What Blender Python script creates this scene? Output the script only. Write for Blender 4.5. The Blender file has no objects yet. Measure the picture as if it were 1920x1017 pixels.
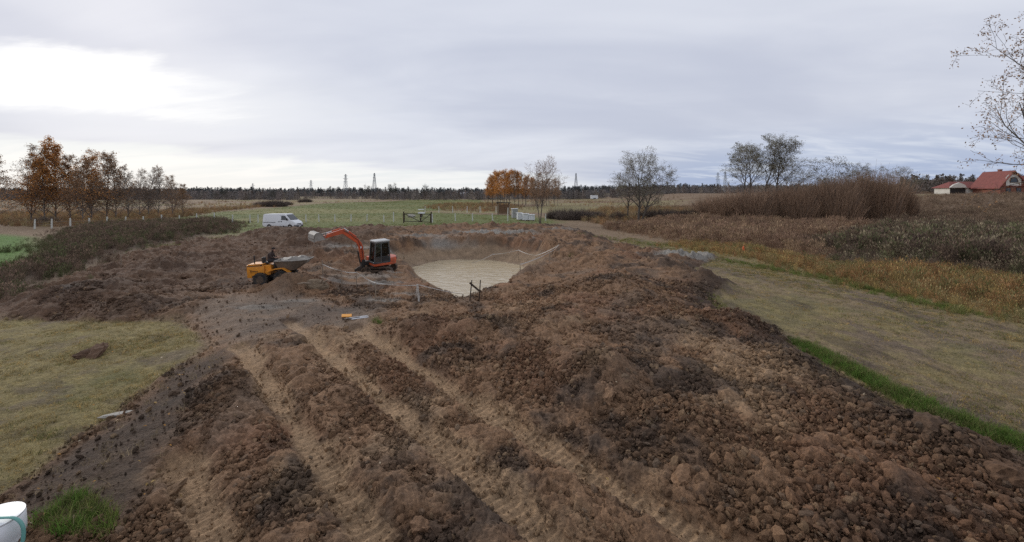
import bpy, bmesh, math, random
import numpy as np
from mathutils import Vector, Matrix

# ------------------------------------------------------------------ camera, sky, sun, exposure
scene = bpy.context.scene
COL = scene.collection
FPX, HOR, CAMH = 800.0, 362.0, 5.5          # focal length / horizon row for a 1920 px wide frame, eye height in metres

cam_data = bpy.data.cameras.new('camera')
cam_data.sensor_width = 36.0
cam_data.lens = 36.0 * FPX / 1920.0
cam_data.shift_y = -(508.5 - HOR) / 1920.0
cam_data.clip_start, cam_data.clip_end = 0.1, 20000.0
cam = bpy.data.objects.new('camera', cam_data)
cam.location = (0, 0, CAMH)
cam.rotation_euler = (math.radians(90), 0, 0)
COL.objects.link(cam)
scene.camera = cam

scene.render.engine = 'CYCLES'
scene.cycles.use_denoising = False
scene.cycles.max_bounces = 5
scene.cycles.diffuse_bounces = 3
scene.cycles.transparent_max_bounces = 6
scene.view_settings.view_transform = 'Standard'
scene.view_settings.look = 'None'
scene.view_settings.gamma = 1.0
scene.view_settings.exposure = 0.0

SUN_EL, SUN_AZ = math.radians(23.0), math.atan2(-0.95, 1.0)     # azimuth measured from +Y towards +X


def new_nodes(tree):
    tree.nodes.clear()
    def N(kind, **kw):
        n = tree.nodes.new(kind)
        for k, v in kw.items():
            setattr(n, k, v)
        return n
    def L(a, b):
        tree.links.new(a, b)
    return N, L


def build_world():
    w = bpy.data.worlds.new('World')
    scene.world = w
    w.use_nodes = True
    N, L = new_nodes(w.node_tree)

    def M(op, a, b=None, c=None, clamp=False):
        n = N('ShaderNodeMath', operation=op)
        n.use_clamp = clamp
        for i, v in enumerate((a, b, c)):
            if v is None:
                continue
            if isinstance(v, (int, float)):
                n.inputs[i].default_value = v
            else:
                L(v, n.inputs[i])
        return n.outputs[0]

    def SS(v, lo, hi):
        n = N('ShaderNodeMapRange', interpolation_type='SMOOTHSTEP')
        L(v, n.inputs[0])
        n.inputs[1].default_value, n.inputs[2].default_value = lo, hi
        return n.outputs[0]

    def MIX(fac, a, b):
        n = N('ShaderNodeMix', data_type='RGBA')
        L(fac, n.inputs[0]) if not isinstance(fac, (int, float)) else setattr(n.inputs[0], 'default_value', fac)
        for i, v in ((6, a), (7, b)):
            if isinstance(v, tuple):
                n.inputs[i].default_value = (*v, 1)
            else:
                L(v, n.inputs[i])
        return n.outputs[2]

    tc = N('ShaderNodeTexCoord')
    nrm = N('ShaderNodeVectorMath', operation='NORMALIZE')
    L(tc.outputs['Generated'], nrm.inputs[0])
    sep = N('ShaderNodeSeparateXYZ')
    L(nrm.outputs[0], sep.inputs[0])
    x, y, z = sep.outputs
    zc = M('MAXIMUM', z, 0.0)
    zz = M('ADD', zc, 0.16)
    px, py = M('DIVIDE', x, zz), M('DIVIDE', y, zz)
    comb = N('ShaderNodeCombineXYZ')
    L(px, comb.inputs[0]); L(py, comb.inputs[1])

    def noise(rot, scale3, scale, detail, rough, dist, off):
        mp = N('ShaderNodeMapping')
        mp.inputs['Rotation'].default_value = (0, 0, rot)
        mp.inputs['Scale'].default_value = scale3
        mp.inputs['Location'].default_value = off
        L(comb.outputs[0], mp.inputs[0])
        n = N('ShaderNodeTexNoise')
        n.inputs['Scale'].default_value = scale
        n.inputs['Detail'].default_value = detail
        n.inputs['Roughness'].default_value = rough
        n.inputs['Distortion'].default_value = dist
        L(mp.outputs[0], n.inputs['Vector'])
        return n.outputs[0]

    big = noise(0.35, (0.6, 1.0, 1), 0.62, 4, 0.5, 0.6, (3.1, 7.4, 0))
    fine = noise(0.15, (0.5, 1.0, 1), 1.5, 7, 0.58, 0.6, (1.7, 2.2, 5))
    shred = noise(0.1, (0.35, 1.0, 1), 2.6, 8, 0.6, 0.8, (4.2, 9.1, 2))

    deck_f = SS(M('ADD', M('MULTIPLY', big, 0.75), M('MULTIPLY', fine, 0.25)), 0.34, 0.64)
    deck = MIX(deck_f, (0.575, 0.610, 0.725), (0.785, 0.812, 0.892))
    # higher in the dome the deck thickens to one even pale grey
    deck = MIX(M('MULTIPLY', SS(zc, 0.18, 0.60), 0.65), deck, (0.705, 0.738, 0.835))
    # bluer, thinner air low on the +X side
    rightness = SS(px, 0.2, 2.4)
    lowness = SS(zc, 0.17, 0.02)
    thin = M('MULTIPLY', rightness, lowness)
    streak = SS(shred, 0.44, 0.60)
    blue = MIX(streak, (0.360, 0.450, 0.660), (0.620, 0.690, 0.830))
    deck = MIX(M('MULTIPLY', thin, 0.85), deck, blue)
    # the clear bright slot under the deck, towards the hidden sun
    edge = M('ADD', M('MULTIPLY', M('SUBTRACT', fine, 0.5), 0.06), zc)
    edge = M('ADD', edge, M('MULTIPLY', M('SUBTRACT', shred, 0.5), 0.03))
    edge = M('ADD', edge, M('MULTIPLY', SS(x, -0.75, 0.35), 0.055))
    slot = SS(edge, 0.092, 0.072)
    leftness = M('SUBTRACT', 1.0, SS(x, -0.1, 0.42))
    slot = M('MULTIPLY', slot, leftness)
    white = MIX(SS(shred, 0.35, 0.7), (0.830, 0.870, 0.900), (0.930, 0.945, 0.955))
    col = MIX(slot, deck, white)
    # the torn hole in front of the sun
    def hole(dirv, lo, hi, squash):
        d = Vector(dirv).normalized()
        az = M('ARCTAN2', x, y)
        da = M('SUBTRACT', az, math.atan2(d.x, d.y))
        de = M('SUBTRACT', z, d.z)
        r2 = M('ADD', M('MULTIPLY', M('MULTIPLY', da, da), squash), M('MULTIPLY', de, de))
        r = M('SQRT', r2)
        r = M('ADD', r, M('MULTIPLY', M('SUBTRACT', fine, 0.5), 0.13))
        r = M('ADD', r, M('MULTIPLY', M('SUBTRACT', shred, 0.5), 0.07))
        return SS(r, hi, lo)
    h1 = hole((-1.0, 1.0, 0.245), 0.012, 0.062, 0.055)
    col = MIX(h1, col, (1.25, 1.25, 1.22))
    h2 = hole((-0.70, 1.0, 0.20), 0.0, 0.10, 0.05)
    col = MIX(M('MULTIPLY', h2, 0.55), col, (0.86, 0.88, 0.92))

    sky = N('ShaderNodeTexSky', sky_type='NISHITA')
    sky.sun_disc = False
    sky.sun_elevation, sky.sun_rotation = SUN_EL, SUN_AZ
    b_sky = N('ShaderNodeBackground')
    b_sky.inputs[1].default_value = 0.08
    L(sky.outputs[0], b_sky.inputs[0])
    b_cl = N('ShaderNodeBackground')
    L(col, b_cl.inputs[0])
    b_cl.inputs[1].default_value = 1.0
    mx = N('ShaderNodeMixShader')
    mx.inputs[0].default_value = 0.93            # cloud cover over the clear sky
    L(b_sky.outputs[0], mx.inputs[1]); L(b_cl.outputs[0], mx.inputs[2])
    out = N('ShaderNodeOutputWorld')
    L(mx.outputs[0], out.inputs[0])


build_world()

sun_data = bpy.data.lights.new('sun', 'SUN')
sun_data.energy = 1.4
sun_data.angle = math.radians(13)
sun_data.color = (1.0, 0.95, 0.88)
sun = bpy.data.objects.new('sun', sun_data)
sd = Vector((math.sin(SUN_AZ) * math.cos(SUN_EL), math.cos(SUN_AZ) * math.cos(SUN_EL), math.sin(SUN_EL)))
sun.rotation_euler = sd.to_track_quat('Z', 'Y').to_euler()
COL.objects.link(sun)

# ------------------------------------------------------------------ small helpers
R = random.Random(7)
RNG = np.random.default_rng(11)


def at(u, v, z=0.0):
    """where the ray of photo pixel (u, v) meets the level z: a world point"""
    d = FPX * (CAMH - z) / (v - HOR)
    return ((u - 960.0) / FPX * d, d)


def at_depth(u, d):
    return (u - 960.0) / FPX * d


def poly(px, z=0.0):
    return [at(u, v, z) for u, v in px]


def tag(o, label=None, cat=None, group=None, kind=None):
    if label: o['label'] = label
    if cat: o['category'] = cat
    if group: o['group'] = group
    if kind: o['kind'] = kind
    return o


def empty(name, loc=(0, 0, 0), rz=0.0, tilt=(0, 0)):
    o = bpy.data.objects.new(name, None)
    o.location = loc
    o.rotation_euler = (tilt[0], tilt[1], rz)
    o.empty_display_size = 0.3
    COL.objects.link(o)
    return o


def link(name, mesh, parent=None, loc=None, rot=None, scale=None):
    o = bpy.data.objects.new(name, mesh)
    COL.objects.link(o)
    if parent is not None: o.parent = parent
    if loc is not None: o.location = loc
    if rot is not None: o.rotation_euler = rot
    if scale is not None: o.scale = scale if hasattr(scale, '__len__') else (scale,) * 3
    return o


def copy_tree(o, parent=None):
    c = o.copy()
    COL.objects.link(c)
    c.parent = parent
    for ch in list(o.children):
        copy_tree(ch, c)
    return c


class Geo:
    """collects triangles/quads for one mesh"""
    def __init__(self):
        self.v, self.f, self.mi = [], [], []

    def add(self, vs, fs, m=0):
        b = len(self.v)
        self.v.extend([tuple(p) for p in vs])
        for f in fs:
            self.f.append(tuple(i + b for i in f))
            self.mi.append(m)

    def tube(self, pts, rad, n=6, cap=True, m=0):
        pts = [Vector(p) for p in pts]
        if not hasattr(rad, '__len__'): rad = [rad] * len(pts)
        vs, fs = [], []
        prev = None
        for i, p in enumerate(pts):
            t = (pts[min(i + 1, len(pts) - 1)] - pts[max(i - 1, 0)])
            if t.length < 1e-9: t = Vector((0, 0, 1))
            t.normalize()
            ref = prev if prev is not None else (Vector((1, 0, 0)) if abs(t.x) < 0.8 else Vector((0, 1, 0)))
            a = ref - t * ref.dot(t)
            if a.length < 1e-6: a = t.orthogonal()
            a.normalize(); prev = a
            b = t.cross(a)
            for k in range(n):
                an = 2 * math.pi * k / n
                vs.append(p + (a * math.cos(an) + b * math.sin(an)) * rad[i])
        for i in range(len(pts) - 1):
            for k in range(n):
                fs.append((i * n + k, i * n + (k + 1) % n, (i + 1) * n + (k + 1) % n, (i + 1) * n + k))
        if cap:
            fs.append(tuple(range(n))[::-1])
            fs.append(tuple((len(pts) - 1) * n + k for k in range(n)))
        self.add(vs, fs, m)

    def box(self, c, s, rot=None, m=0, taper=1.0):
        c = Vector(c); h = Vector(s) / 2
        vs = []
        for z in (-1, 1):
            k = taper if z > 0 else 1.0
            for x, y in ((-1, -1), (1, -1), (1, 1), (-1, 1)):
                p = Vector((x * h.x * k, y * h.y * k, z * h.z))
                vs.append(c + (rot @ p if rot is not None else p))
        self.add(vs, [(3, 2, 1, 0), (4, 5, 6, 7), (0, 1, 5, 4), (1, 2, 6, 5), (2, 3, 7, 6), (3, 0, 4, 7)], m)

    def bar(self, a, b, w, h, m=0):
        """rectangular bar from a to b"""
        a, b = Vector(a), Vector(b)
        t = (b - a); l = t.length; t.normalize()
        up = Vector((0, 0, 1)) if abs(t.z) < 0.95 else Vector((0, 1, 0))
        s = t.cross(up).normalized(); u = s.cross(t)
        rot = Matrix((t, s, u)).transposed()
        self.box((a + b) / 2, (l, w, h), rot, m)

    def prism(self, prof, y0, y1, m=0, inset=0.0):
        """profile in x,z extruded along y"""
        n = len(prof)
        cx = sum(p[0] for p in prof) / n; cz = sum(p[1] for p in prof) / n
        vs = [(x, y0, z) for x, z in prof] + [(x, y1, z) for x, z in prof]
        ar = sum(prof[i][0] * prof[(i + 1) % n][1] - prof[(i + 1) % n][0] * prof[i][1] for i in range(n))
        fs = [tuple(range(n)), tuple(range(2 * n - 1, n - 1, -1))]
        for i in range(n):
            j = (i + 1) % n
            fs.append((i, i + n, j + n, j))
        if (ar > 0) != (y1 > y0): fs = [f[::-1] for f in fs]
        fs = [f for f in fs]
        self.add(vs, fs, m)

    def lathe(self, prof, c, axis='z', n=24, m=0):
        """(r, h) profile turned round an axis through c"""
        vs, fs = [], []
        for r, h in prof:
            for k in range(n):
                a = 2 * math.pi * k / n
                p = (r * math.cos(a), r * math.sin(a), h)
                if axis == 'y': p = (p[0], h, p[1])
                if axis == 'x': p = (h, p[0], p[1])
                vs.append((p[0] + c[0], p[1] + c[1], p[2] + c[2]))
        for i in range(len(prof) - 1):
            for k in range(n):
                fs.append((i * n + k, i * n + (k + 1) % n, (i + 1) * n + (k + 1) % n, (i + 1) * n + k))
        fs.append(tuple(range(n))[::-1])
        fs.append(tuple((len(prof) - 1) * n + k for k in range(n)))
        self.add(vs, fs, m)

    def mesh(self, name, mats, bevel=0.0, smooth=False, seg=2, recalc=True):
        me = bpy.data.meshes.new(name)
        me.from_pydata(self.v, [], self.f)
        mats = mats if isinstance(mats, (list, tuple)) else [mats]
        for mt in mats: me.materials.append(mt)
        if len(mats) > 1: me.polygons.foreach_set('material_index', self.mi)
        if bevel > 0 or recalc:
            bm = bmesh.new(); bm.from_mesh(me)
            if recalc: bmesh.ops.recalc_face_normals(bm, faces=bm.faces)
            if bevel > 0:
                es = [e for e in bm.edges if len(e.link_faces) == 2 and e.calc_face_angle(0) > 0.5]
                bmesh.ops.bevel(bm, geom=es, offset=bevel, segments=seg, profile=0.6, affect='EDGES', clamp_overlap=True)
            bm.to_mesh(me); bm.free()
        if smooth:
            me.polygons.foreach_set('use_smooth', [True] * len(me.polygons))
            if bevel > 0 or smooth == 'angle':
                me.set_sharp_from_angle(angle=math.radians(35))
        me.update()
        return me

    def obj(self, name, mats, parent=None, **kw):
        pos = {k: kw.pop(k) for k in ('loc', 'rot', 'scale') if k in kw}
        return link(name, self.mesh(name, mats, **kw), parent, **pos)


# ------------------------------------------------------------------ materials
def material(name, color, rough=0.8, vary=0.25, scale=6.0, bump=0.0, bump_scale=40.0, metal=0.0, island=0.0,
             attr=None, attr_type='GEOMETRY', dirt=None, dirt_scale=3.0, dirt_amt=0.5, spec=0.4, translucent=0.0, dirt_low=None):
    m = bpy.data.materials.new(name)
    m.use_nodes = True
    N, L = new_nodes(m.node_tree)
    out = N('ShaderNodeOutputMaterial')
    b = N('ShaderNodeBsdfPrincipled')
    b.inputs['Roughness'].default_value = rough
    b.inputs['Metallic'].default_value = metal
    b.inputs['Specular IOR Level'].default_value = spec
    L(b.outputs[0], out.inputs[0])
    tc = N('ShaderNodeTexCoord')
    vec = tc.outputs['Object']
    if attr:
        a = N('ShaderNodeAttribute', attribute_name=attr, attribute_type=attr_type)
        base = a.outputs['Color']
    else:
        rgb = N('ShaderNodeRGB'); rgb.outputs[0].default_value = (*color, 1)
        base = rgb.outputs[0]

    def mul(c, facout, lo, hi):
        mr = N('ShaderNodeMapRange')
        L(facout, mr.inputs[0])
        mr.inputs[1].default_value, mr.inputs[2].default_value = 0.2, 0.8
        mr.inputs[3].default_value, mr.inputs[4].default_value = lo, hi
        mx = N('ShaderNodeVectorMath', operation='SCALE')
        L(c, mx.inputs[0]); L(mr.outputs[0], mx.inputs['Scale'])
        return mx.outputs[0]

    if vary > 0:
        n = N('ShaderNodeTexNoise'); n.inputs['Scale'].default_value = scale; n.inputs['Detail'].default_value = 5
        L(vec, n.inputs['Vector'])
        base = mul(base, n.outputs[0], 1 - vary, 1 + vary)
    if island > 0:
        g = N('ShaderNodeNewGeometry')
        base = mul(base, g.outputs['Random Per Island'], 1 - island, 1 + island)
    if dirt is not None:
        n = N('ShaderNodeTexNoise'); n.inputs['Scale'].default_value = dirt_scale; n.inputs['Detail'].default_value = 6
        n.inputs['Roughness'].default_value = 0.65
        L(vec, n.inputs['Vector'])
        mr = N('ShaderNodeMapRange')
        L(n.outputs[0], mr.inputs[0])
        mr.inputs[1].default_value, mr.inputs[2].default_value = 0.42, 0.72
        mr.inputs[3].default_value, mr.inputs[4].default_value = 0.0, dirt_amt
        fac = mr.outputs[0]
        if dirt_low is not None:                 # splashed mud, up to a height on the machine
            sp = N('ShaderNodeSeparateXYZ'); L(vec, sp.inputs[0])
            m2 = N('ShaderNodeMapRange'); L(sp.outputs[2], m2.inputs[0])
            m2.inputs[1].default_value, m2.inputs[2].default_value = dirt_low[0], dirt_low[1]
            m2.inputs[3].default_value, m2.inputs[4].default_value = 0.85, 0.0
            ad = N('ShaderNodeMath', operation='ADD'); ad.use_clamp = True
            ml = N('ShaderNodeMath', operation='MULTIPLY'); L(m2.outputs[0], ml.inputs[0]); L(n.outputs[0], ml.inputs[1])
            L(fac, ad.inputs[0]); L(ml.outputs[0], ad.inputs[1]); fac = ad.outputs[0]
        mx = N('ShaderNodeMix', data_type='RGBA')
        L(fac, mx.inputs[0]); L(base, mx.inputs[6]); mx.inputs[7].default_value = (*dirt, 1)
        base = mx.outputs[2]
    L(base, b.inputs['Base Color'])
    if translucent > 0:
        t = N('ShaderNodeBsdfTranslucent'); L(base, t.inputs[0])
        mx = N('ShaderNodeMixShader'); mx.inputs[0].default_value = translucent
        L(b.outputs[0], mx.inputs[1]); L(t.outputs[0], mx.inputs[2]); L(mx.outputs[0], out.inputs[0])
    if bump > 0:
        n = N('ShaderNodeTexNoise'); n.inputs['Scale'].default_value = bump_scale; n.inputs['Detail'].default_value = 8
        n.inputs['Roughness'].default_value = 0.65
        L(vec, n.inputs['Vector'])
        bp = N('ShaderNodeBump'); bp.inputs['Strength'].default_value = 1.0
        bp.inputs['Distance'].default_value = bump
        L(n.outputs[0], bp.inputs['Height']); L(bp.outputs[0], b.inputs['Normal'])
    return m


def ground_material():
    m = bpy.data.materials.new('ground')
    m.use_nodes = True
    N, L = new_nodes(m.node_tree)
    out = N('ShaderNodeOutputMaterial'); b = N('ShaderNodeBsdfPrincipled'); L(b.outputs[0], out.inputs[0])
    a = N('ShaderNodeAttribute', attribute_name='tone')
    r = N('ShaderNodeAttribute', attribute_name='rough')
    tc = N('ShaderNodeTexCoord'); vec = tc.outputs['Object']

    def tex(scale, detail, rough=0.6):
        n = N('ShaderNodeTexNoise'); n.inputs['Scale'].default_value = scale
        n.inputs['Detail'].default_value = detail; n.inputs['Roughness'].default_value = rough
        L(vec, n.inputs['Vector']); return n.outputs[0]

    def rng(f, lo, hi, a0=0.25, a1=0.75):
        mr = N('ShaderNodeMapRange'); L(f, mr.inputs[0])
        mr.inputs[1].default_value, mr.inputs[2].default_value = a0, a1
        mr.inputs[3].default_value, mr.inputs[4].default_value = lo, hi
        return mr.outputs[0]

    def scale(c, f):
        v = N('ShaderNodeVectorMath', operation='SCALE'); L(c, v.inputs[0]); L(f, v.inputs['Scale']); return v.outputs[0]
    fine = tex(14.0, 7, 0.7)
    c = scale(a.outputs['Color'], rng(tex(1.3, 5), 0.72, 1.28))
    c = scale(c, rng(fine, 0.55, 1.45))
    sp = N('ShaderNodeTexVoronoi'); sp.inputs['Scale'].default_value = 9.0; L(vec, sp.inputs['Vector'])
    c = scale(c, rng(sp.outputs['Color'], 0.82, 1.18, 0, 1))
    L(c, b.inputs['Base Color'])
    L(r.outputs['Fac'], b.inputs['Roughness'])
    b.inputs['Specular IOR Level'].default_value = 0.3
    bp = N('ShaderNodeBump'); bp.inputs['Strength'].default_value = 1.0; bp.inputs['Distance'].default_value = 0.055
    L(fine, bp.inputs['Height'])
    v2 = N('ShaderNodeTexVoronoi'); v2.inputs['Scale'].default_value = 16.0; L(vec, v2.inputs['Vector'])
    bp2 = N('ShaderNodeBump'); bp2.inputs['Strength'].default_value = 0.8; bp2.inputs['Distance'].default_value = 0.035
    bp2.invert = True
    L(v2.outputs['Distance'], bp2.inputs['Height']); L(bp.outputs[0], bp2.inputs['Normal'])
    L(bp2.outputs[0], b.inputs['Normal'])
    return m


def glass_material():
    m = bpy.data.materials.new('window_glass'); m.use_nodes = True
    N, L = new_nodes(m.node_tree)
    out = N('ShaderNodeOutputMaterial')
    g = N('ShaderNodeBsdfGlossy'); g.inputs['Roughness'].default_value = 0.03; g.inputs['Color'].default_value = (0.9, 0.95, 1, 1)
    t = N('ShaderNodeBsdfTransparent'); t.inputs[0].default_value = (0.55, 0.62, 0.62, 1)
    lw = N('ShaderNodeFresnel'); lw.inputs[0].default_value = 1.5
    mx = N('ShaderNodeMixShader'); L(lw.outputs[0], mx.inputs[0]); L(t.outputs[0], mx.inputs[1]); L(g.outputs[0], mx.inputs[2])
    L(mx.outputs[0], out.inputs[0])
    return m


def water_material():
    m = bpy.data.materials.new('muddy_water'); m.use_nodes = True
    N, L = new_nodes(m.node_tree)
    out = N('ShaderNodeOutputMaterial'); b = N('ShaderNodeBsdfPrincipled'); L(b.outputs[0], out.inputs[0])
    b.inputs['Base Color'].default_value = (0.50, 0.41, 0.27, 1)
    b.inputs['Roughness'].default_value = 0.12
    b.inputs['IOR'].default_value = 1.33
    tc = N('ShaderNodeTexCoord')
    mp = N('ShaderNodeMapping'); mp.inputs['Scale'].default_value = (0.55, 1.0, 1); mp.inputs['Rotation'].default_value = (0, 0, 0.3)
    L(tc.outputs['Object'], mp.inputs[0])
    n = N('ShaderNodeTexNoise'); n.inputs['Scale'].default_value = 1.5; n.inputs['Detail'].default_value = 4; n.inputs['Distortion'].default_value = 0.8
    L(mp.outputs[0], n.inputs['Vector'])
    bp = N('ShaderNodeBump'); bp.inputs['Strength'].default_value = 1.0; bp.inputs['Distance'].default_value = 0.12
    L(n.outputs[0], bp.inputs['Height']); L(bp.outputs[0], b.inputs['Normal'])
    return m


MUD = (0.12, 0.085, 0.058)
M = dict(
    ground=ground_material(),
    glass=glass_material(),
    water=water_material(),
    clod=material('clay_clod', (1, 1, 1), 0.95, 0.40, 6.0, 0.025, 24.0, attr='tint', attr_type='INSTANCER', spec=0.25),
    lump=material('clay_lump', (1, 1, 1), 0.95, 0.45, 5.0, 0.05, 9.0, attr='tint', attr_type='OBJECT', spec=0.25),
    blade=material('grass_blade', (1, 1, 1), 0.8, 0.0, island=0.35, attr='tint', attr_type='INSTANCER', spec=0.2, translucent=0.3),
    bark=material('grey_bark', (0.10, 0.085, 0.07), 0.9, 0.3, 3.0, 0.02, 20),
    birch_bark=material('birch_bark', (0.21, 0.18, 0.16), 0.8, 0.3, 2.5, 0.01, 20, dirt=(0.05, 0.04, 0.035), dirt_scale=3.5, dirt_amt=0.9),
    twig=material('twigs', (0.150, 0.115, 0.095), 0.9, 0.2, 1.0, island=0.3),
    twig_red=material('reddish_twigs', (0.270, 0.175, 0.115), 0.9, 0.2, 1.0, island=0.35),
    twig_dark=material('dark_twigs', (0.120, 0.092, 0.075), 0.9, 0.2, 1.0, island=0.35),
    leaf_orange=material('orange_leaves', (0.52, 0.25, 0.075), 0.7, 0.3, 0.4, island=0.45, translucent=0.5),
    leaf_brown=material('brown_leaves', (0.32, 0.19, 0.10), 0.7, 0.3, 0.4, island=0.45, translucent=0.5),
    leaf_olive=material('olive_leaves', (0.19, 0.175, 0.11), 0.7, 0.3, 0.4, island=0.45, translucent=0.3),
    leaf_pine=material('pine_needles', (0.030, 0.036, 0.026), 0.8, 0.3, 0.4, island=0.4),
    far_wood=material('far_bare_wood', (1, 1, 1), 0.9, 0.0, island=0.35, attr='tint', attr_type='INSTANCER', spec=0.1),
    orange=material('orange_paint', (0.58, 0.10, 0.035), 0.38, 0.10, 2.0, dirt=MUD, dirt_scale=2.2, dirt_amt=0.55, dirt_low=(0.2, 1.0)),
    orange_boom=material('orange_boom_paint', (0.60, 0.10, 0.035), 0.38, 0.10, 2.0, dirt=MUD, dirt_scale=1.8, dirt_amt=0.40),
    yellow=material('yellow_paint', (0.70, 0.27, 0.022), 0.40, 0.10, 2.0, dirt=MUD, dirt_scale=2.6, dirt_amt=0.45, dirt_low=(0.3, 0.8)),
    black=material('black_metal', (0.022, 0.024, 0.026), 0.5, 0.2, 4.0, dirt=MUD, dirt_scale=3.0, dirt_amt=0.5),
    rubber=material('rubber', (0.02, 0.02, 0.02), 0.8, 0.2, 5.0, dirt=MUD, dirt_scale=3.5, dirt_amt=0.9),
    tracks=material('muddy_track', (0.07, 0.05, 0.038), 0.9, 0.4, 6.0, 0.02, 18, dirt=(0.17, 0.12, 0.08), dirt_scale=4, dirt_amt=0.8),
    steel=material('worn_steel', (0.30, 0.28, 0.25), 0.55, 0.2, 4.0, dirt=(0.23, 0.19, 0.15), dirt_scale=3, dirt_amt=0.7),
    skip=material('muddy_skip', (0.15, 0.115, 0.085), 0.8, 0.3, 3.0, 0.01, 20, dirt=(0.24, 0.20, 0.16), dirt_scale=2.5, dirt_amt=0.7),
    cab=material('cab_frame', (0.045, 0.055, 0.06), 0.5, 0.2, 3.0, dirt=(0.22, 0.20, 0.17), dirt_scale=2.0, dirt_amt=0.5),
    cab_roof=material('cab_roof_grey', (0.52, 0.53, 0.52), 0.5, 0.1, 3.0, dirt=(0.3, 0.28, 0.25), dirt_scale=2.0, dirt_amt=0.5),
    chrome=material('cylinder_rod', (0.7, 0.7, 0.72), 0.25, 0.0, metal=1.0),
    white_paint=material('white_van_paint', (0.78, 0.79, 0.80), 0.3, 0.04, 2.0, dirt=(0.35, 0.30, 0.25), dirt_scale=2.0, dirt_amt=0.12, dirt_low=(0.2, 0.75)),
    van_trim=material('grey_plastic', (0.10, 0.10, 0.11), 0.6, 0.1, 4.0, dirt=MUD, dirt_scale=4, dirt_amt=0.4),
    dark_glass=material('dark_glass', (0.012, 0.016, 0.02), 0.06, 0.0, spec=0.8),
    lamp=material('lamp_glass', (0.7, 0.72, 0.74), 0.1, 0.0, spec=0.8),
    red_lamp=material('red_lamp', (0.45, 0.02, 0.015), 0.2, 0.0),
    concrete=material('pale_concrete', (0.62, 0.62, 0.57), 0.9, 0.2, 6.0, 0.005, 40, dirt=(0.2, 0.2, 0.14), dirt_scale=5, dirt_amt=0.5),
    wood=material('weathered_wood', (0.26, 0.20, 0.145), 0.85, 0.3, 5.0, 0.008, 40),
    wood_dark=material('dark_wood', (0.055, 0.038, 0.027), 0.85, 0.3, 5.0, 0.008, 40),
    wood_red=material('brown_boards', (0.13, 0.07, 0.04), 0.85, 0.3, 3.0),
    gate=material('rusty_brown_steel', (0.040, 0.022, 0.015), 0.7, 0.3, 6.0),
    tape=material('white_tape', (0.66, 0.64, 0.60), 0.5, 0.15, 3.0, translucent=0.2, dirt=(0.45, 0.36, 0.28), dirt_scale=2, dirt_amt=0.6),
    white_plastic=material('white_plastic', (0.76, 0.77, 0.79), 0.4, 0.06, 3.0, dirt=(0.5, 0.48, 0.43), dirt_scale=4, dirt_amt=0.35),
    hose=material('green_hose', (0.15, 0.36, 0.32), 0.4, 0.08, 10),
    board_yellow=material('orange_board', (0.70, 0.30, 0.03), 0.5, 0.1, 6.0),
    marker=material('orange_marker', (0.70, 0.11, 0.02), 0.5, 0.1, 6.0),
    roof_red=material('red_roof_tiles', (0.20, 0.055, 0.042), 0.7, 0.25, 1.2),
    brick_red=material('red_brick', (0.24, 0.095, 0.062), 0.85, 0.25, 2.0),
    plaster=material('cream_plaster', (0.66, 0.63, 0.56), 0.85, 0.08, 1.0),
    grey_wall=material('grey_wall', (0.34, 0.34, 0.33), 0.85, 0.1, 1.0),
    dark_open=material('dark_timber_door', (0.03, 0.026, 0.024), 0.8, 0.2, 2.0),
    pylon=material('galvanised_pylon', (0.28, 0.30, 0.32), 0.6, 0.1, 0.2),
    skin=material('skin', (0.42, 0.24, 0.17), 0.6, 0.08, 20),
    jacket=material('dark_brown_jacket', (0.045, 0.030, 0.026), 0.9, 0.3, 12, 0.004, 60),
    trousers=material('dark_work_trousers', (0.030, 0.028, 0.030), 0.9, 0.3, 12),
    cap=material('brown_cap', (0.030, 0.020, 0.017), 0.9, 0.2, 20),
    clay=material('wet_grey_clay', (0.22, 0.20, 0.172), 0.6, 0.3, 3.0, 0.03, 9.0),
    stump=material('muddy_stump', (0.24, 0.18, 0.12), 0.9, 0.35, 4.0, 0.03, 14, dirt=(0.12, 0.08, 0.05), dirt_scale=3, dirt_amt=0.7),
    stone=material('pale_stone', (0.42, 0.39, 0.34), 0.9, 0.25, 6.0, 0.01, 25),
)

# ------------------------------------------------------------------ noise and zones (numpy)


def hash2(ix, iy, s):
    h = (ix.astype(np.int64) * 374761393 + iy.astype(np.int64) * 668265263 + s * 2147483647) & 0xFFFFFFFF
    h = ((h ^ (h >> 13)) * 1274126177) & 0xFFFFFFFF
    h = (h ^ (h >> 16)) & 0xFFFFFFFF
    return h.astype(np.float64) / 4294967295.0


def vnoise(x, y, s=0):
    ix, iy = np.floor(x), np.floor(y)
    fx, fy = x - ix, y - iy
    fx, fy = fx * fx * (3 - 2 * fx), fy * fy * (3 - 2 * fy)
    a = hash2(ix, iy, s) * (1 - fx) + hash2(ix + 1, iy, s) * fx
    b = hash2(ix, iy + 1, s) * (1 - fx) + hash2(ix + 1, iy + 1, s) * fx
    return (a * (1 - fy) + b * fy) * 2 - 1


def fbm(x, y, s=0, o=4, gain=0.5):
    t, a, n = 0, 1.0, 0
    for i in range(o):
        t = t + a * vnoise(x * 2 ** i + 17.3 * i, y * 2 ** i - 9.1 * i, s + i); n += a; a *= gain
    return t / n


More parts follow.
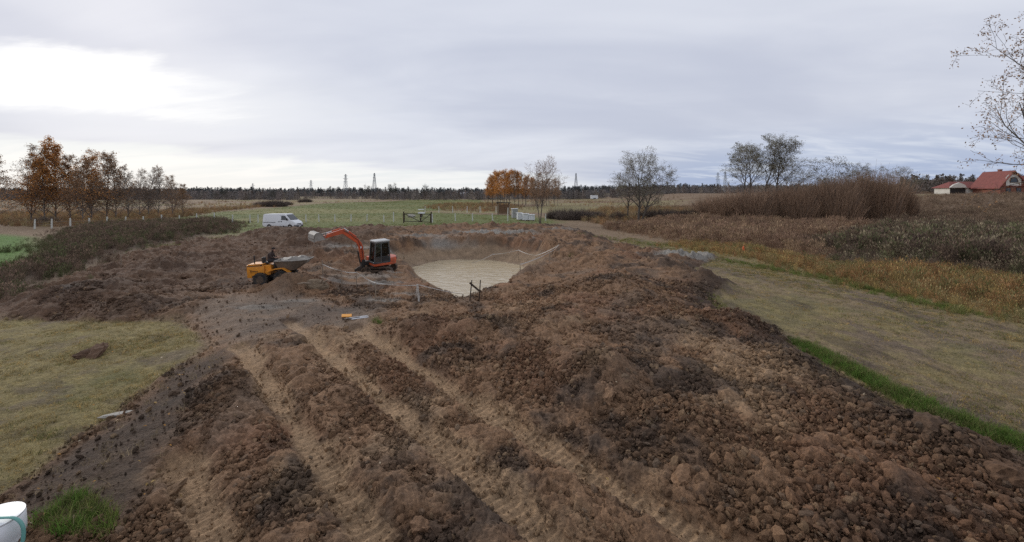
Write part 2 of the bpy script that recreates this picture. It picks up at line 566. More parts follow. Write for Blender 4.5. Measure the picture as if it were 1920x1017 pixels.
def worley(x, y, s=0):
    """nearest-feature distance and that cell's random height"""
    ix, iy = np.floor(x), np.floor(y)
    best = np.full(x.shape, 9.0); h = np.zeros(x.shape)
    for dx in (-1, 0, 1):
        for dy in (-1, 0, 1):
            cx, cy = ix + dx, iy + dy
            ox, oy = hash2(cx, cy, s), hash2(cx, cy, s + 5)
            hh = hash2(cx, cy, s + 9)
            d = np.sqrt((cx + ox - x) ** 2 + (cy + oy - y) ** 2) / (0.55 + 0.75 * hh)
            k = d < best
            best = np.where(k, d, best); h = np.where(k, hh, h)
    return best, h


def sstep(a, b, t):
    t = np.clip((t - a) / (b - a), 0, 1)
    return t * t * (3 - 2 * t)


def sdist(px, py, pg):
    """signed distance to polygon, positive inside"""
    x, y = np.asarray(px, float), np.asarray(py, float)
    d = np.full(x.shape, 1e18); ins = np.zeros(x.shape, bool)
    n = len(pg)
    for i in range(n):
        ax, ay = pg[i]; bx, by = pg[(i + 1) % n]
        ex, ey = bx - ax, by - ay
        t = np.clip(((x - ax) * ex + (y - ay) * ey) / (ex * ex + ey * ey + 1e-12), 0, 1)
        d = np.minimum(d, (x - ax - t * ex) ** 2 + (y - ay - t * ey) ** 2)
        c = ((ay > y) != (by > y)) & (x < (bx - ax) * (y - ay) / (by - ay + 1e-15) + ax)
        ins ^= c
    d = np.sqrt(d)
    return np.where(ins, d, -d)


def pldist(px, py, pl):
    x, y = np.asarray(px, float), np.asarray(py, float)
    d = np.full(x.shape, 1e18)
    for i in range(len(pl) - 1):
        ax, ay = pl[i]; bx, by = pl[i + 1]
        ex, ey = bx - ax, by - ay
        t = np.clip(((x - ax) * ex + (y - ay) * ey) / (ex * ex + ey * ey + 1e-12), 0, 1)
        d = np.minimum(d, (x - ax - t * ex) ** 2 + (y - ay - t * ey) ** 2)
    return np.sqrt(d)


SOIL = poly([(340, 684), (388, 655), (372, 628), (330, 602), (210, 608), (120, 604), (20, 603), (-60, 590), (110, 532), (235, 480),
             (350, 456), (440, 446), (480, 432), (560, 431), (620, 429), (690, 423), (760, 428), (830, 423), (960, 421), (1020, 421), (1090, 432),
             (1150, 456), (1225, 474), (1345, 484), (1300, 505), (1385, 536), (1335, 552), (1345, 590), (1450, 612), (1485, 650),
             (1565, 700), (1680, 765), (1800, 815), (1920, 856)]) + [(11.3, 6), (11.5, 1.2), (-9.0, 1.2), (-9.0, 6.5)] + \
       poly([(0, 935), (70, 890), (135, 832), (205, 792), (258, 745)])
LAWN = [(-9.0, 1.2), (-9.0, 6.5)] + poly([(0, 935), (70, 890), (135, 832), (205, 792), (258, 745), (340, 684), (388, 655), (372, 628), (330, 602), (210, 608),
             (120, 604), (20, 603)]) + [(-24, 17.5), (-40, 12), (-40, 1.2)]
PIT = [(4.6, 38), (4.0, 41.5), (2.8, 45.5), (-1, 50), (-6, 50.6), (-10, 49), (-12.8, 44), (-11.6, 38.5), (-8.2, 33), (-7.3, 29), (-4.8, 24.6), (-2.3, 21.6), (-0.6, 25), (1.0, 30), (3.2, 35)]
PATH = poly([(1150, 456), (1225, 474), (1345, 484), (1300, 505), (1385, 536), (1335, 552), (1345, 590), (1450, 612), (1485, 650),
             (1565, 700), (1680, 765), (1800, 815), (1920, 856)]) + [(11.3, 6), (11.5, 1.2), (30, 1.2), (26, 12)] + \
       poly([(1920, 600), (1700, 560), (1560, 520), (1400, 487), (1260, 460), (1180, 445)])
PASTURE = poly([(240, 430), (300, 412), (350, 405), (400, 398), (520, 391), (600, 384), (700, 379), (780, 375), (900, 375), (912, 388), (800, 398), (900, 402), (1000, 405), (1060, 416),
                (1010, 421), (830, 423), (700, 424), (560, 431), (480, 432), (440, 440), (350, 440)])
GREEN_L = poly([(-300, 520), (-300, 440), (0, 440), (60, 446), (70, 470), (30, 505), (0, 515)])
WEEDS_L = poly([(-140, 560), (0, 512), (45, 482), (80, 452), (110, 434), (200, 426), (320, 420), (445, 416), (450, 432), (350, 452), (235, 478), (110, 530), (40, 575), (-60, 592), (-260, 600)])
TALL_R = poly([(1230, 462), (1290, 452), (1400, 462), (1560, 490), (1720, 500), (1920, 520)]) + [(34, 20), (34, 4), (24, 4)] + poly([(1920, 612), (1700, 565), (1560, 523), (1400, 489)])
DITCH = poly([(1520, 462), (1640, 430), (1800, 432), (1920, 438)]) + [(80, 50), (46, 18)] + poly([(1920, 522), (1720, 500), (1560, 490)])
REED_MID = poly([(1130, 428), (1200, 424), (1260, 410), (1480, 417), (1640, 428), (1520, 460), (1560, 488), (1400, 463), (1290, 455), (1190, 440)])
REED_FAR = [(52, 66), (75, 86), (85, 104), (120, 108), (200, 108), (190, 70), (105, 58), (80, 56)]
TRACKS = [poly([(1010, 1017), (905, 925), (820, 850), (735, 775), (655, 705), (580, 640), (545, 612)]),
          poly([(700, 1030), (640, 940), (575, 840), (520, 760), (480, 700), (455, 660)]),
          poly([(1330, 1040), (1200, 960), (1060, 880), (900, 780), (790, 705), (700, 645), (668, 625)])]
TRACKS.append(poly([(440, 1090), (405, 1030), (372, 955), (350, 890)]))
TRACKS = [[(t[0][0] + (t[0][0] - t[1][0]) * 2.0, t[0][1] + (t[0][1] - t[1][1]) * 2.0)] + t for t in TRACKS]
WET = poly([(345, 690), (400, 660), (470, 650), (430, 700), (370, 770), (330, 860), (300, 930), (240, 1017), (-50, 1030), (0, 940), (140, 838), (215, 795), (262, 748)])
MUDF = poly([(340, 600), (430, 560), (560, 560), (640, 580), (720, 600), (690, 640), (600, 625), (520, 640), (440, 680), (395, 660), (375, 625)])

# (u, v, radius m, height m, darker 0..1)
MOUNDS = [(430, 760, 0.95, 0.55, .55), (395, 830, 0.7, 0.22, .2), (1125, 745, 1.25, 0.55, .8), (1000, 700, 0.9, 0.25, .3), (780, 640, 1.2, 0.45, .7), (900, 640, 1.1, 0.25, .2),
          (1390, 628, 1.2, 0.45, .6), (1240, 640, 1.3, 0.3, .3), (1330, 540, 1.5, 0.65, .55), (1265, 515, 1.4, 0.55, .4), (1160, 560, 2.0, 0.5, .7), (1040, 560, 1.5, 0.25, .2),
          (1110, 505, 2.0, 0.4, .1), (545, 552, 1.2, 0.65, .5), (590, 545, 1.1, 0.4, .4), (610, 490, 1.6, 0.7, .3), (560, 465, 2.2, 0.6, .45), (640, 462, 2.2, 0.8, .2), (585, 448, 3.0, 0.7, .5),
          (700, 447, 2.4, 0.7, .3), (745, 440, 2.6, 0.6, .2), (860, 428, 2.6, 0.6, .1), (920, 428, 2.2, 0.7, .2), (980, 432, 2.6, 0.6, .1), (800, 436, 2.4, .5, .1),
          (1690, 850, 1.0, 0.2, .8), (1780, 890, 1.0, 0.25, .9), (1850, 930, 0.9, 0.2, .6), (1560, 770, 0.9, 0.2, .7), (1480, 700, 0.9, 0.3, .6), (1300, 860, 1.0, 0.25, .3),
          (530, 450, 4.0, 0.45, .5), (525, 439, 3.0, 0.75, .5), (300, 520, 3.2, 0.6, .5), (200, 560, 2.2, 0.45, .5), (250, 585, 1.4, 0.45, .4), (360, 590, 1.3, 0.25, .3), (130, 575, 2.0, .4, .6), (370, 500, 3.0, .5, .4), (178, 655, 0.55, 0.22, .5), (600, 640, .7, .22, .3), (640, 760, .7, .18, .2), (1050, 640, 1.2, .3, .3), (1200, 590, 1.3, .35, .3), (850, 690, .9, .25, .2)]
MOUNDS = [(*at(u, v), r, h, k) for u, v, r, h, k in MOUNDS]
BENCH = at(712, 512, -0.3)      # where the excavator stands


def base_height(x, y):
    """the lie of the land without clods; used for placing things too"""
    x, y = np.asarray(x, float), np.asarray(y, float)
    r = np.hypot(x, y)
    z = 0.12 * fbm(x / 14.0, y / 14.0, 3, 3) * sstep(4, 30, r)
    z = z + 4.9 * sstep(50, 150, x) * sstep(75, 138, y)
    z = z + 0.8 * fbm(x / 90.0, y / 90.0, 8, 2) * sstep(70, 200, r)
    soil = sdist(x, y, SOIL)
    z = z + 0.26 * sstep(-0.15, 1.6, soil) * sstep(80, 50, y)
    heap = sdist(x, y, HEAP)
    z = z + 0.42 * sstep(-0.2, 3.6, heap)
    for mx, my, mr, mh, _ in MOUNDS:
        q = ((x - mx) ** 2 + (y - my) ** 2) / (mr * mr)
        z = z + mh * np.exp(-q * 1.4)
    wl = sdist(x, y, WEEDS_L)
    z = z + 0.55 * sstep(-0.5, 4.0, wl)
    dt = sdist(x, y, DITCH)
    z = z + 0.5 * sstep(-0.5, 4.0, dt)
    bq = ((x - BENCH[0]) ** 2 + (y - BENCH[1]) ** 2) / (2.6 ** 2)
    z = z * (1 - np.exp(-bq ** 2)) - 0.30 * np.exp(-bq ** 2)
    for t in TRACKS:
        d = pldist(x, y, t)
        z = z * (1 - 0.75 * np.exp(-(d / 0.36) ** 4)) + 0.02 * np.exp(-(d / 0.36) ** 4)
    pit = sdist(x + 0.5 * fbm(x / 2.3, y / 2.3, 41, 3), y + 0.5 * fbm(x / 2.3, y / 2.3, 47, 3), PIT)
    z = z * (1 - sstep(-0.2, 0.8, pit)) - 3.0 * np.clip(pit / 3.9, 0, 1) ** 0.85
    return z


HEAP = poly([(700, 650), (740, 618), (870, 604), (985, 552), (1090, 492), (1120, 458), (1180, 475), (1250, 495), (1330, 530), (1330, 560), (1345, 592), (1440, 615), (1470, 650),
             (1550, 700), (1660, 770), (1780, 825), (1900, 870)]) + [(10.3, 6), (10.3, 3), (3.5, 4)] + poly([(1250, 960), (1000, 810), (850, 730)])


def gz(x, y):
    return float(base_height(np.array([x]), np.array([y]))[0])


TONE = dict(brown=(0.225, 0.131, 0.073), tan=(0.360, 0.238, 0.138), dark=(0.068, 0.047, 0.034), red=(0.205, 0.110, 0.062), mud=(0.142, 0.104, 0.075),
            clay=(0.255, 0.235, 0.205), lawn=(0.225, 0.178, 0.075), lawn_g=(0.115, 0.118, 0.040), path=(0.205, 0.150, 0.084), green=(0.090, 0.165, 0.030),
            pasture=(0.125, 0.142, 0.042), yellow=(0.230, 0.205, 0.085), fallow=(0.205, 0.140, 0.085), reed=(0.185, 0.120, 0.072), pit=(0.265, 0.185, 0.118))
TONE = {k: np.array(v) for k, v in TONE.items()}


def ground_tone(x, y):
    """the ground's own colour and roughness at a place"""
    def mixc(c, k, f):
        return c * (1 - f[:, None]) + TONE[k] * f[:, None]
    r = np.hypot(x, y)
    n1, n2, n3 = fbm(x / 3.0, y / 3.0, 21, 4), fbm(x / 0.9, y / 0.9, 25, 4), fbm(x / 28.0, y / 9.0, 29, 4)
    c = np.tile(TONE['fallow'], (len(x), 1))
    c = mixc(c, 'reed', sstep(-0.1, 0.4, n3) * sstep(5, 30, x))
    c = mixc(c, 'yellow', 0.7 * sstep(0.05, 0.4, fbm(x / 60.0, y / 22.0, 31, 3)) * sstep(60, 110, y))
    pas = sdist(x, y, PASTURE)
    f = sstep(-3, 3, pas + 3 * n1)
    c = mixc(c, 'pasture', f)
    c = mixc(c, 'yellow', f * 0.75 * sstep(-0.05, 0.35, fbm(x / 45.0, y / 14.0, 33, 3)) * sstep(70, 95, y))
    for z in (WEEDS_L, DITCH):
        c = mixc(c, 'dark', 0.75 * sstep(-1, 2, sdist(x, y, z)))
    c = mixc(c, 'green', sstep(-1.5, 1.5, sdist(x, y, GREEN_L)))
    rm = sstep(-1, 2, np.maximum(sdist(x, y, REED_MID), sdist(x, y, REED_FAR)))
    c = mixc(c, 'reed', rm)
    pa = sstep(-0.6, 0.6, sdist(x, y, PATH) + 0.8 * n2)
    c = mixc(c, 'path', pa)
    c = mixc(c, 'lawn_g', pa * 0.42 * sstep(0.0, 0.4, n1 + 0.3 * n2))
    c = mixc(c, 'mud', pa * 0.8 * sstep(-0.05, 0.3, fbm(x / 1.3, y / 4.0, 37, 5, 0.6)))
    c = mixc(c, 'lawn', pa * 0.7 * sstep(0.0, 0.3, fbm(x / 0.8, y / 1.6, 38, 5, 0.65)))
    c = mixc(c, 'dark', pa * 0.55 * sstep(0.12, 0.4, fbm(x / 1.0, y / 3.0, 36, 5, 0.6)))
    tl = sstep(-0.6, 0.6, sdist(x, y, TALL_R) + 0.5 * n2)
    c = mixc(c, 'lawn', tl * 0.9)
    la = sstep(-0.2, 0.25, sdist(x, y, LAWN) + 0.45 * n2)
    c = mixc(c, 'lawn', la)
    c = mixc(c, 'lawn_g', la * 0.6 * sstep(0.0, 0.45, n1 + 0.25 * n2))
    c = mixc(c, 'mud', la * 0.7 * sstep(0.05, 0.4, fbm(x / 1.6, y / 1.6, 39, 5, 0.6)))
    c = mixc(c, 'dark', la * 0.45 * sstep(0.15, 0.45, fbm(x / 0.7, y / 0.7, 40, 5, 0.6)))
    rough = np.full(len(x), 0.95)
    sd_ = sdist(x, y, SOIL) + 0.35 * n2
    so = sstep(-0.12, 0.18, sd_)
    soil = np.tile(TONE['brown'], (len(x), 1))
    soil = mixc(soil, 'red', 0.9 * sstep(-0.05, 0.4, n1))
    soil = mixc(soil, 'tan', 0.75 * sstep(0.0, 0.4, fbm(x / 1.9, y / 1.9, 51, 5, 0.6)) * sstep(26, 12, r))
    soil = mixc(soil, 'mud', 0.55 * sstep(0.1, 0.5, fbm(x / 2.1, y / 2.1, 55, 4)))
    soil = mixc(soil, 'dark', 0.8 * sstep(0.05, 0.38, fbm(x / 1.5, y / 1.5, 58, 5, 0.6)))
    # fresh dark topsoil on the bank by the weeds, pale clay round the far rim
    soil = mixc(soil, 'red', 0.6 * sstep(-14, -19, x))
    soil = mixc(soil, 'dark', 0.5 * sstep(-13, -17, x))
    for mx, my, mr, mh, k in MOUNDS:
        q = ((x - mx) ** 2 + (y - my) ** 2) / (mr * mr)
        soil = mixc(soil, 'dark', 0.62 * k * np.exp(-q * 1.2))
    soil = mixc(soil, 'dark', 0.85 * sstep(2.6, 0.4, sdist(x, y, SOIL) + 1.1 * n2 + 0.6 * n1) * sstep(3, 7, x))
    w = sstep(-0.25, 0.5, sdist(x, y, WET) + 0.5 * n2)
    soil = mixc(soil, 'dark', w * 0.85)
    mf = sstep(-0.4, 0.8, sdist(x, y, MUDF) + 0.6 * n2)
    soil = mixc(soil, 'mud', mf * 0.6)
    soil = mixc(soil, 'dark', mf * 0.55 * sstep(-0.25, 0.3, n1 + 0.5 * n2))
    rough = rough - 0.12 * mf * so
    for cx, cy, rx, ry, kk in CLAY:
        q = ((x - cx) / rx) ** 2 + ((y - cy) / ry) ** 2
        soil = mixc(soil, 'clay', kk * sstep(0.25, 0.75, np.exp(-q) + 0.35 * n1 + 0.15 * n2))
    for t in TRACKS:
        d = pldist(x, y, t)
        soil = mixc(soil, 'tan', 0.85 * sstep(0.42, 0.14, d + 0.28 * n2 + 0.15 * n1))
    pit = sdist(x, y, PIT)
    soil = mixc(soil, 'pit', sstep(0.2, 1.2, pit))
    strat = base_height(x, y) + 0.25 * n1
    soil = mixc(soil, 'mud', 0.8 * sstep(0.2, 0.8, pit) * sstep(-0.75, -0.35, strat))
    soil = mixc(soil, 'dark', 0.55 * sstep(0.1, 0.8, pit) * sstep(-0.4, -0.15, strat))
    rough = rough - 0.35 * sstep(0.3, 1.2, pit) * sstep(-1.6, -2.0, strat)
    c = c * (1 - so[:, None]) + soil * so[:, None]
    return c, rough, so


CLAY = [(*at(925, 440), 6.5, 3.2, .95), (*at(800, 447), 4.5, 1.6, .6), (*at(850, 452), 4.0, 1.6, .9), (*at(1050, 434), 3.0, 2.5, .55), (*at(1285, 484), 2.8, 1.6, 1.0), (*at(1325, 488), 2.2, 1.0, .9), (*at(660, 468), 2.6, 1.2, .8),
        (*at(745, 466), 2.2, 1.5, .9), (*at(725, 575), 1.0, 0.5, .7), (*at(690, 528), 2.5, .8, .55), (*at(735, 520), 2.2, .5, .6), (*at(640, 540), 1.4, .4, .5), (*at(765, 562), 1.3, .4, .5), (*at(720, 540), 1.6, .35, .5), (*at(560, 575), 1.2, .35, .4), (*at(480, 590), 1.3, .4, .4)]

# ------------------------------------------------------------------ the ground sheet


def build_ground():
    dense = np.radians(np.linspace(-60, 60, 860))
    sparse = np.radians(np.linspace(60, 300, 42))[1:-1]
    ang = np.concatenate([dense, sparse])
    rad = np.concatenate([np.array([1.0, 2.0, 2.7]), np.exp(np.arange(math.log(3.4), math.log(125.0), 0.0052)),
                          np.exp(np.linspace(math.log(126), math.log(4500), 64))])
    na, nr = len(ang), len(rad)
    A, Rr = np.meshgrid(ang, rad)
    x = (np.sin(A) * Rr).ravel(); y = (np.cos(A) * Rr).ravel()
    z = base_height(x, y)
    tone, rough, so = ground_tone(x, y)
    r = np.hypot(x, y)
    near = r < 125
    # lumps of turned earth: real relief, quieter where wheels have pressed it
    press = np.zeros(len(x))
    for t in TRACKS:
        press = np.maximum(press, 0.95 * sstep(0.46, 0.2, pldist(x, y, t) + 0.15 * fbm(x / 0.6, y / 0.6, 65, 3)))
    press = np.maximum(press, 0.55 * sstep(-0.5, 0.8, sdist(x, y, MUDF)))
    press = np.maximum(press, 0.8 * sstep(-0.3, 0.5, sdist(x, y, WET)))
    press = np.maximum(press, 0.9 * sstep(0.1, 1.0, sdist(x, y, PIT)))
    bq = np.hypot(x - BENCH[0], y - BENCH[1])
    press = np.maximum(press, 0.5 * sstep(3.6, 2.0, bq))
    amp = so * (1 - press) * near * (1 + 1.6 * sstep(20, 42, r))
    wx, wy = x + 0.20 * fbm(x / 0.35, y / 0.35, 61, 3, 0.6), y + 0.20 * fbm(x / 0.35, y / 0.35, 63, 3, 0.6)
    d1, h1 = worley(wx / 0.50, wy / 0.50, 71)
    d2, h2 = worley(wx / 0.20, wy / 0.20, 83)
    d3, h3 = worley(wx / 0.10, wy / 0.10, 97)
    clump = sstep(-0.35, 0.35, fbm(x / 1.5, y / 1.5, 77, 3))
    lump = 0.15 * clump * h1 * h1 * h1 * np.clip(1 - d1 * d1, 0, 1) ** 0.6 + 0.085 * (0.2 + 0.8 * clump) * h2 * np.clip(1 - d2 * d2, 0, 1) ** 0.6 + 0.042 * (0.3 + 0.7 * clump) * h3 * np.sqrt(np.clip(1 - d3 * d3, 0, 1)) * (r < 25)
    z = z + amp * (lump - 0.03 + 0.11 * fbm(x / 0.7, y / 0.7, 67, 5, 0.62) + 0.05 * np.abs(fbm(x / 0.22, y / 0.22, 68, 3, 0.6)))
    z = z + near * so * press * 0.025 * fbm(x / 0.25, y / 0.25, 69, 3)
    z = z + near * (1 - so) * (0.03 * fbm(x / 0.5, y / 0.5, 73, 3) + 0.02 * fbm(x / 0.15, y / 0.15, 75, 2) * (r < 25))
    # cleat marks across the ruts
    for t in TRACKS:
        d = pldist(x, y, t)
        dx, dy = t[-1][0] - t[0][0], t[-1][1] - t[0][1]
        l = math.hypot(dx, dy)
        s = (x * dx + y * dy) / l
        z = z + 0.020 * np.sin(s * 2 * math.pi / 0.17 + 2.0 * np.sign(x * dy - y * dx)) * sstep(0.36, 0.2, d) * (r < 18)
    # rills down the pit wall
    pit = sdist(x, y, PIT)
    an = np.arctan2(y - 38, x + 4)
    z = z + 0.07 * fbm(an * 14, pit * 0.3, 79, 3) * sstep(0.2, 1.2, pit)
    co = np.stack([x, y, z], 1)
    i, j = np.meshgrid(np.arange(nr - 1), np.arange(na), indexing='ij')
    jn = (j + 1) % na
    quads = np.stack([i * na + j, i * na + jn, (i + 1) * na + jn, (i + 1) * na + j], -1).reshape(-1, 4)[:, ::-1]
    cx, cy = x[quads].mean(1), y[quads].mean(1)
    zone = np.zeros(len(quads), int)
    zone[sdist(cx, cy, PATH) > 0] = 2
    zone[sdist(cx, cy, LAWN) > 0] = 1
    zone[sdist(cx, cy, SOIL) > 0] = 3
    zone[sdist(cx, cy, PIT) > 0] = 4
    names = [('field', 'wide autumn field of fallow, pasture and reeds reaching the far woods', 'field'),
             ('lawn', 'short dry yellowish lawn beside the dark wheel-churned strip', 'lawn'),
             ('grass_path', 'worn strip of mown dry grass between soil heap and tall grass', 'path'),
             ('churned_soil', 'churned brown clay soil with clods and vehicle ruts', 'soil'),
             ('pond_pit', 'steep clay wall of the freshly dug pond', 'pit')]
    for k, (nm, lb, ct) in enumerate(names):
        q = quads[zone == k]
        used, inv = np.unique(q.ravel(), return_inverse=True)
        me = bpy.data.meshes.new(nm)
        me.vertices.add(len(used)); me.vertices.foreach_set('co', co[used].ravel())
        me.loops.add(len(q) * 4); me.loops.foreach_set('vertex_index', inv.astype(np.int32))
        me.polygons.add(len(q)); me.polygons.foreach_set('loop_start', np.arange(0, len(q) * 4, 4, dtype=np.int32))
        me.polygons.foreach_set('use_smooth', np.ones(len(q), bool))
        a = me.attributes.new('tone', 'FLOAT_COLOR', 'POINT')
        a.data.foreach_set('color', np.concatenate([tone[used], np.ones((len(used), 1))], 1).astype(np.float32).ravel())
        a = me.attributes.new('rough', 'FLOAT', 'POINT')
        a.data.foreach_set('value', rough[used].astype(np.float32))
        me.materials.append(M['ground'])
        me.update(calc_edges=True); me.validate()
        tag(link(nm, me), lb, ct, kind='structure')


build_ground()

# water in the pit
g = Geo()
wx = np.linspace(-14, 7, 40); wy = np.linspace(23, 52, 50)
g.add([(a, b, -2.0) for b in wy for a in wx], [(j * 40 + i, j * 40 + i + 1, (j + 1) * 40 + i + 1, (j + 1) * 40 + i) for j in range(49) for i in range(39)])
tag(g.obj('pond_water', M['water'], smooth=True), 'muddy beige water rippling in the dug pond', 'water', kind='structure')

# ------------------------------------------------------------------ scattered stuff (geometry nodes, one object per kind)


def inside(pg, n, margin=0.0, rng=RNG):
    """n random points inside a polygon"""
    xs = [p[0] for p in pg]; ys = [p[1] for p in pg]
    out = []
    tot = 0
    while tot < n:
        x = rng.uniform(min(xs), max(xs), n * 2); y = rng.uniform(min(ys), max(ys), n * 2)
        k = sdist(x, y, pg) > margin
        out.append(np.stack([x[k], y[k]], 1)); tot += k.sum()
    return np.concatenate(out)[:n]


SCATTER_SRC = []


def scatter(name, xyz, rot, scale, pick, tint, variants, label, cat):
    me = bpy.data.meshes.new(name)
    n = len(xyz)
    me.vertices.add(n); me.vertices.foreach_set('co', np.asarray(xyz, np.float32).ravel())
    for nm, ty, fld, val in (('rot', 'FLOAT_VECTOR', 'vector', rot), ('size', 'FLOAT_VECTOR', 'vector', scale), ('pick', 'INT', 'value', pick)):
        a = me.attributes.new(nm, ty, 'POINT'); a.data.foreach_set(fld, np.asarray(val).astype(np.int32 if ty == 'INT' else np.float32).ravel())
    a = me.attributes.new('tint', 'FLOAT_COLOR', 'POINT')
    a.data.foreach_set('color', np.concatenate([tint, np.ones((n, 1))], 1).astype(np.float32).ravel())
    o = link(name, me)
    ng = bpy.data.node_groups.new(name, 'GeometryNodeTree')
    ng.interface.new_socket('Geometry', in_out='INPUT', socket_type='NodeSocketGeometry')
    ng.interface.new_socket('Geometry', in_out='OUTPUT', socket_type='NodeSocketGeometry')
    nd, lk = ng.nodes, ng.links
    gi, go = nd.new('NodeGroupInput'), nd.new('NodeGroupOutput')
    iop = nd.new('GeometryNodeInstanceOnPoints')
    jn = nd.new('GeometryNodeJoinGeometry')
    for k, vm in enumerate(variants):
        src = bpy.data.objects.new(name + '_source', vm); SCATTER_SRC.append(src)
        oi = nd.new('GeometryNodeObjectInfo'); oi.inputs['Object'].default_value = src
        oi.inputs['As Instance'].default_value = False
        g2 = nd.new('GeometryNodeGeometryToInstance')
        lk.new(oi.outputs['Geometry'], g2.inputs[0]); lk.new(g2.outputs[0], jn.inputs[0])

    def attr(nm, ty):
        a = nd.new('GeometryNodeInputNamedAttribute'); a.data_type = ty; a.inputs[0].default_value = nm
        return a.outputs[0]
    e2r = nd.new('FunctionNodeEulerToRotation')
    lk.new(attr('rot', 'FLOAT_VECTOR'), e2r.inputs[0])
    lk.new(gi.outputs[0], iop.inputs['Points']); lk.new(jn.outputs[0], iop.inputs['Instance'])
    iop.inputs['Pick Instance'].default_value = True
    lk.new(attr('pick', 'INT'), iop.inputs['Instance Index'])
    lk.new(e2r.outputs[0], iop.inputs['Rotation']); lk.new(attr('size', 'FLOAT_VECTOR'), iop.inputs['Scale'])
    lk.new(iop.outputs[0], go.inputs[0])
    md = o.modifiers.new('scatter', 'NODES'); md.node_group = ng
    return tag(o, label, cat, kind='stuff')


def clod_mesh(seed, mat, sub=2, smooth=False, jag=0.2):
    rr = random.Random(seed)
    bm = bmesh.new()
    bmesh.ops.create_icosphere(bm, subdivisions=sub, radius=1.0)
    ph = [Vector((rr.uniform(-1, 1), rr.uniform(-1, 1), rr.uniform(-1, 1))).normalized() for _ in range(9)]
    cut = [rr.uniform(0.55, 0.95) for _ in ph]
    sx = Vector((rr.uniform(0.8, 1.25), rr.uniform(0.7, 1.0), rr.uniform(0.5, 0.8)))
    for v in bm.verts:
        d = v.co.normalized()
        s = 1.0
        for p, c in zip(ph, cut):
            q = d.dot(p)
            if q > 0.05: s = min(s, c / q)
        s *= 1 + rr.uniform(-jag, jag)
        v.co = Vector((d.x * sx.x, d.y * sx.y, d.z * sx.z)) * s
    me = bpy.data.meshes.new('clod'); bm.to_mesh(me); bm.free()
    if smooth: me.polygons.foreach_set('use_smooth', [True] * len(me.polygons))
    me.materials.append(mat)
    return me


def blade_mesh(seed, n, h, spread, lean, width, seg=2, mat=None, heads=0.0):
    """a tuft of thin tapering blades"""
    rr = random.Random(seed)
    g = Geo()
    for _ in range(n):
        a = rr.uniform(0, 6.283); r0 = spread * math.sqrt(rr.random())
        bx, by = r0 * math.cos(a), r0 * math.sin(a)
        hh = h * rr.uniform(0.55, 1.1); ln = lean * rr.uniform(0.2, 1.0) * hh
        da = rr.uniform(0, 6.283); dx, dy = math.cos(da), math.sin(da)
        pa = rr.uniform(0, 6.283); wx_, wy_ = math.cos(pa) * width * 0.5, math.sin(pa) * width * 0.5
        vs = []
        for k in range(seg + 1):
            t = k / seg
            o = ln * t * t
            w = (1 - t * 0.85)
            px, py, pz = bx + dx * o, by + dy * o, hh * t - 0.25 * ln * t * t
            vs += [(px - wx_ * w, py - wy_ * w, pz), (px + wx_ * w, py + wy_ * w, pz)]
        g.add(vs, [(2 * k, 2 * k + 1, 2 * k + 3, 2 * k + 2) for k in range(seg)])
        if heads and rr.random() < heads:
            px, py, pz = bx + dx * ln, by + dy * ln, hh - 0.25 * ln
            q = width * 2.2; l = h * 0.13
            g.add([(px - q, py, pz - l * .3), (px, py - q * .4, pz - l * .3), (px + q, py + dx * q, pz), (px + dx * l * .4, py + dy * l * .4, pz + l)], [(0, 1, 2, 3)])
    return g.mesh('tuft', mat or M['blade'], recalc=False)


def euler_random(n, tilt=0.0, rng=RNG):
    return np.stack([rng.normal(0, tilt, n), rng.normal(0, tilt, n), rng.uniform(0, 6.283, n)], 1)


def tints(n, cols, jit=0.18, rng=RNG):
    cols = np.array(cols); k = rng.integers(0, len(cols), n)
    return cols[k] * (1 + rng.normal(0, jit, (n, 1))).clip(0.5, 1.6)


# crumbs and small clods of clay
CLODS = [clod_mesh(s, M['clod'], 2) for s in range(10)]


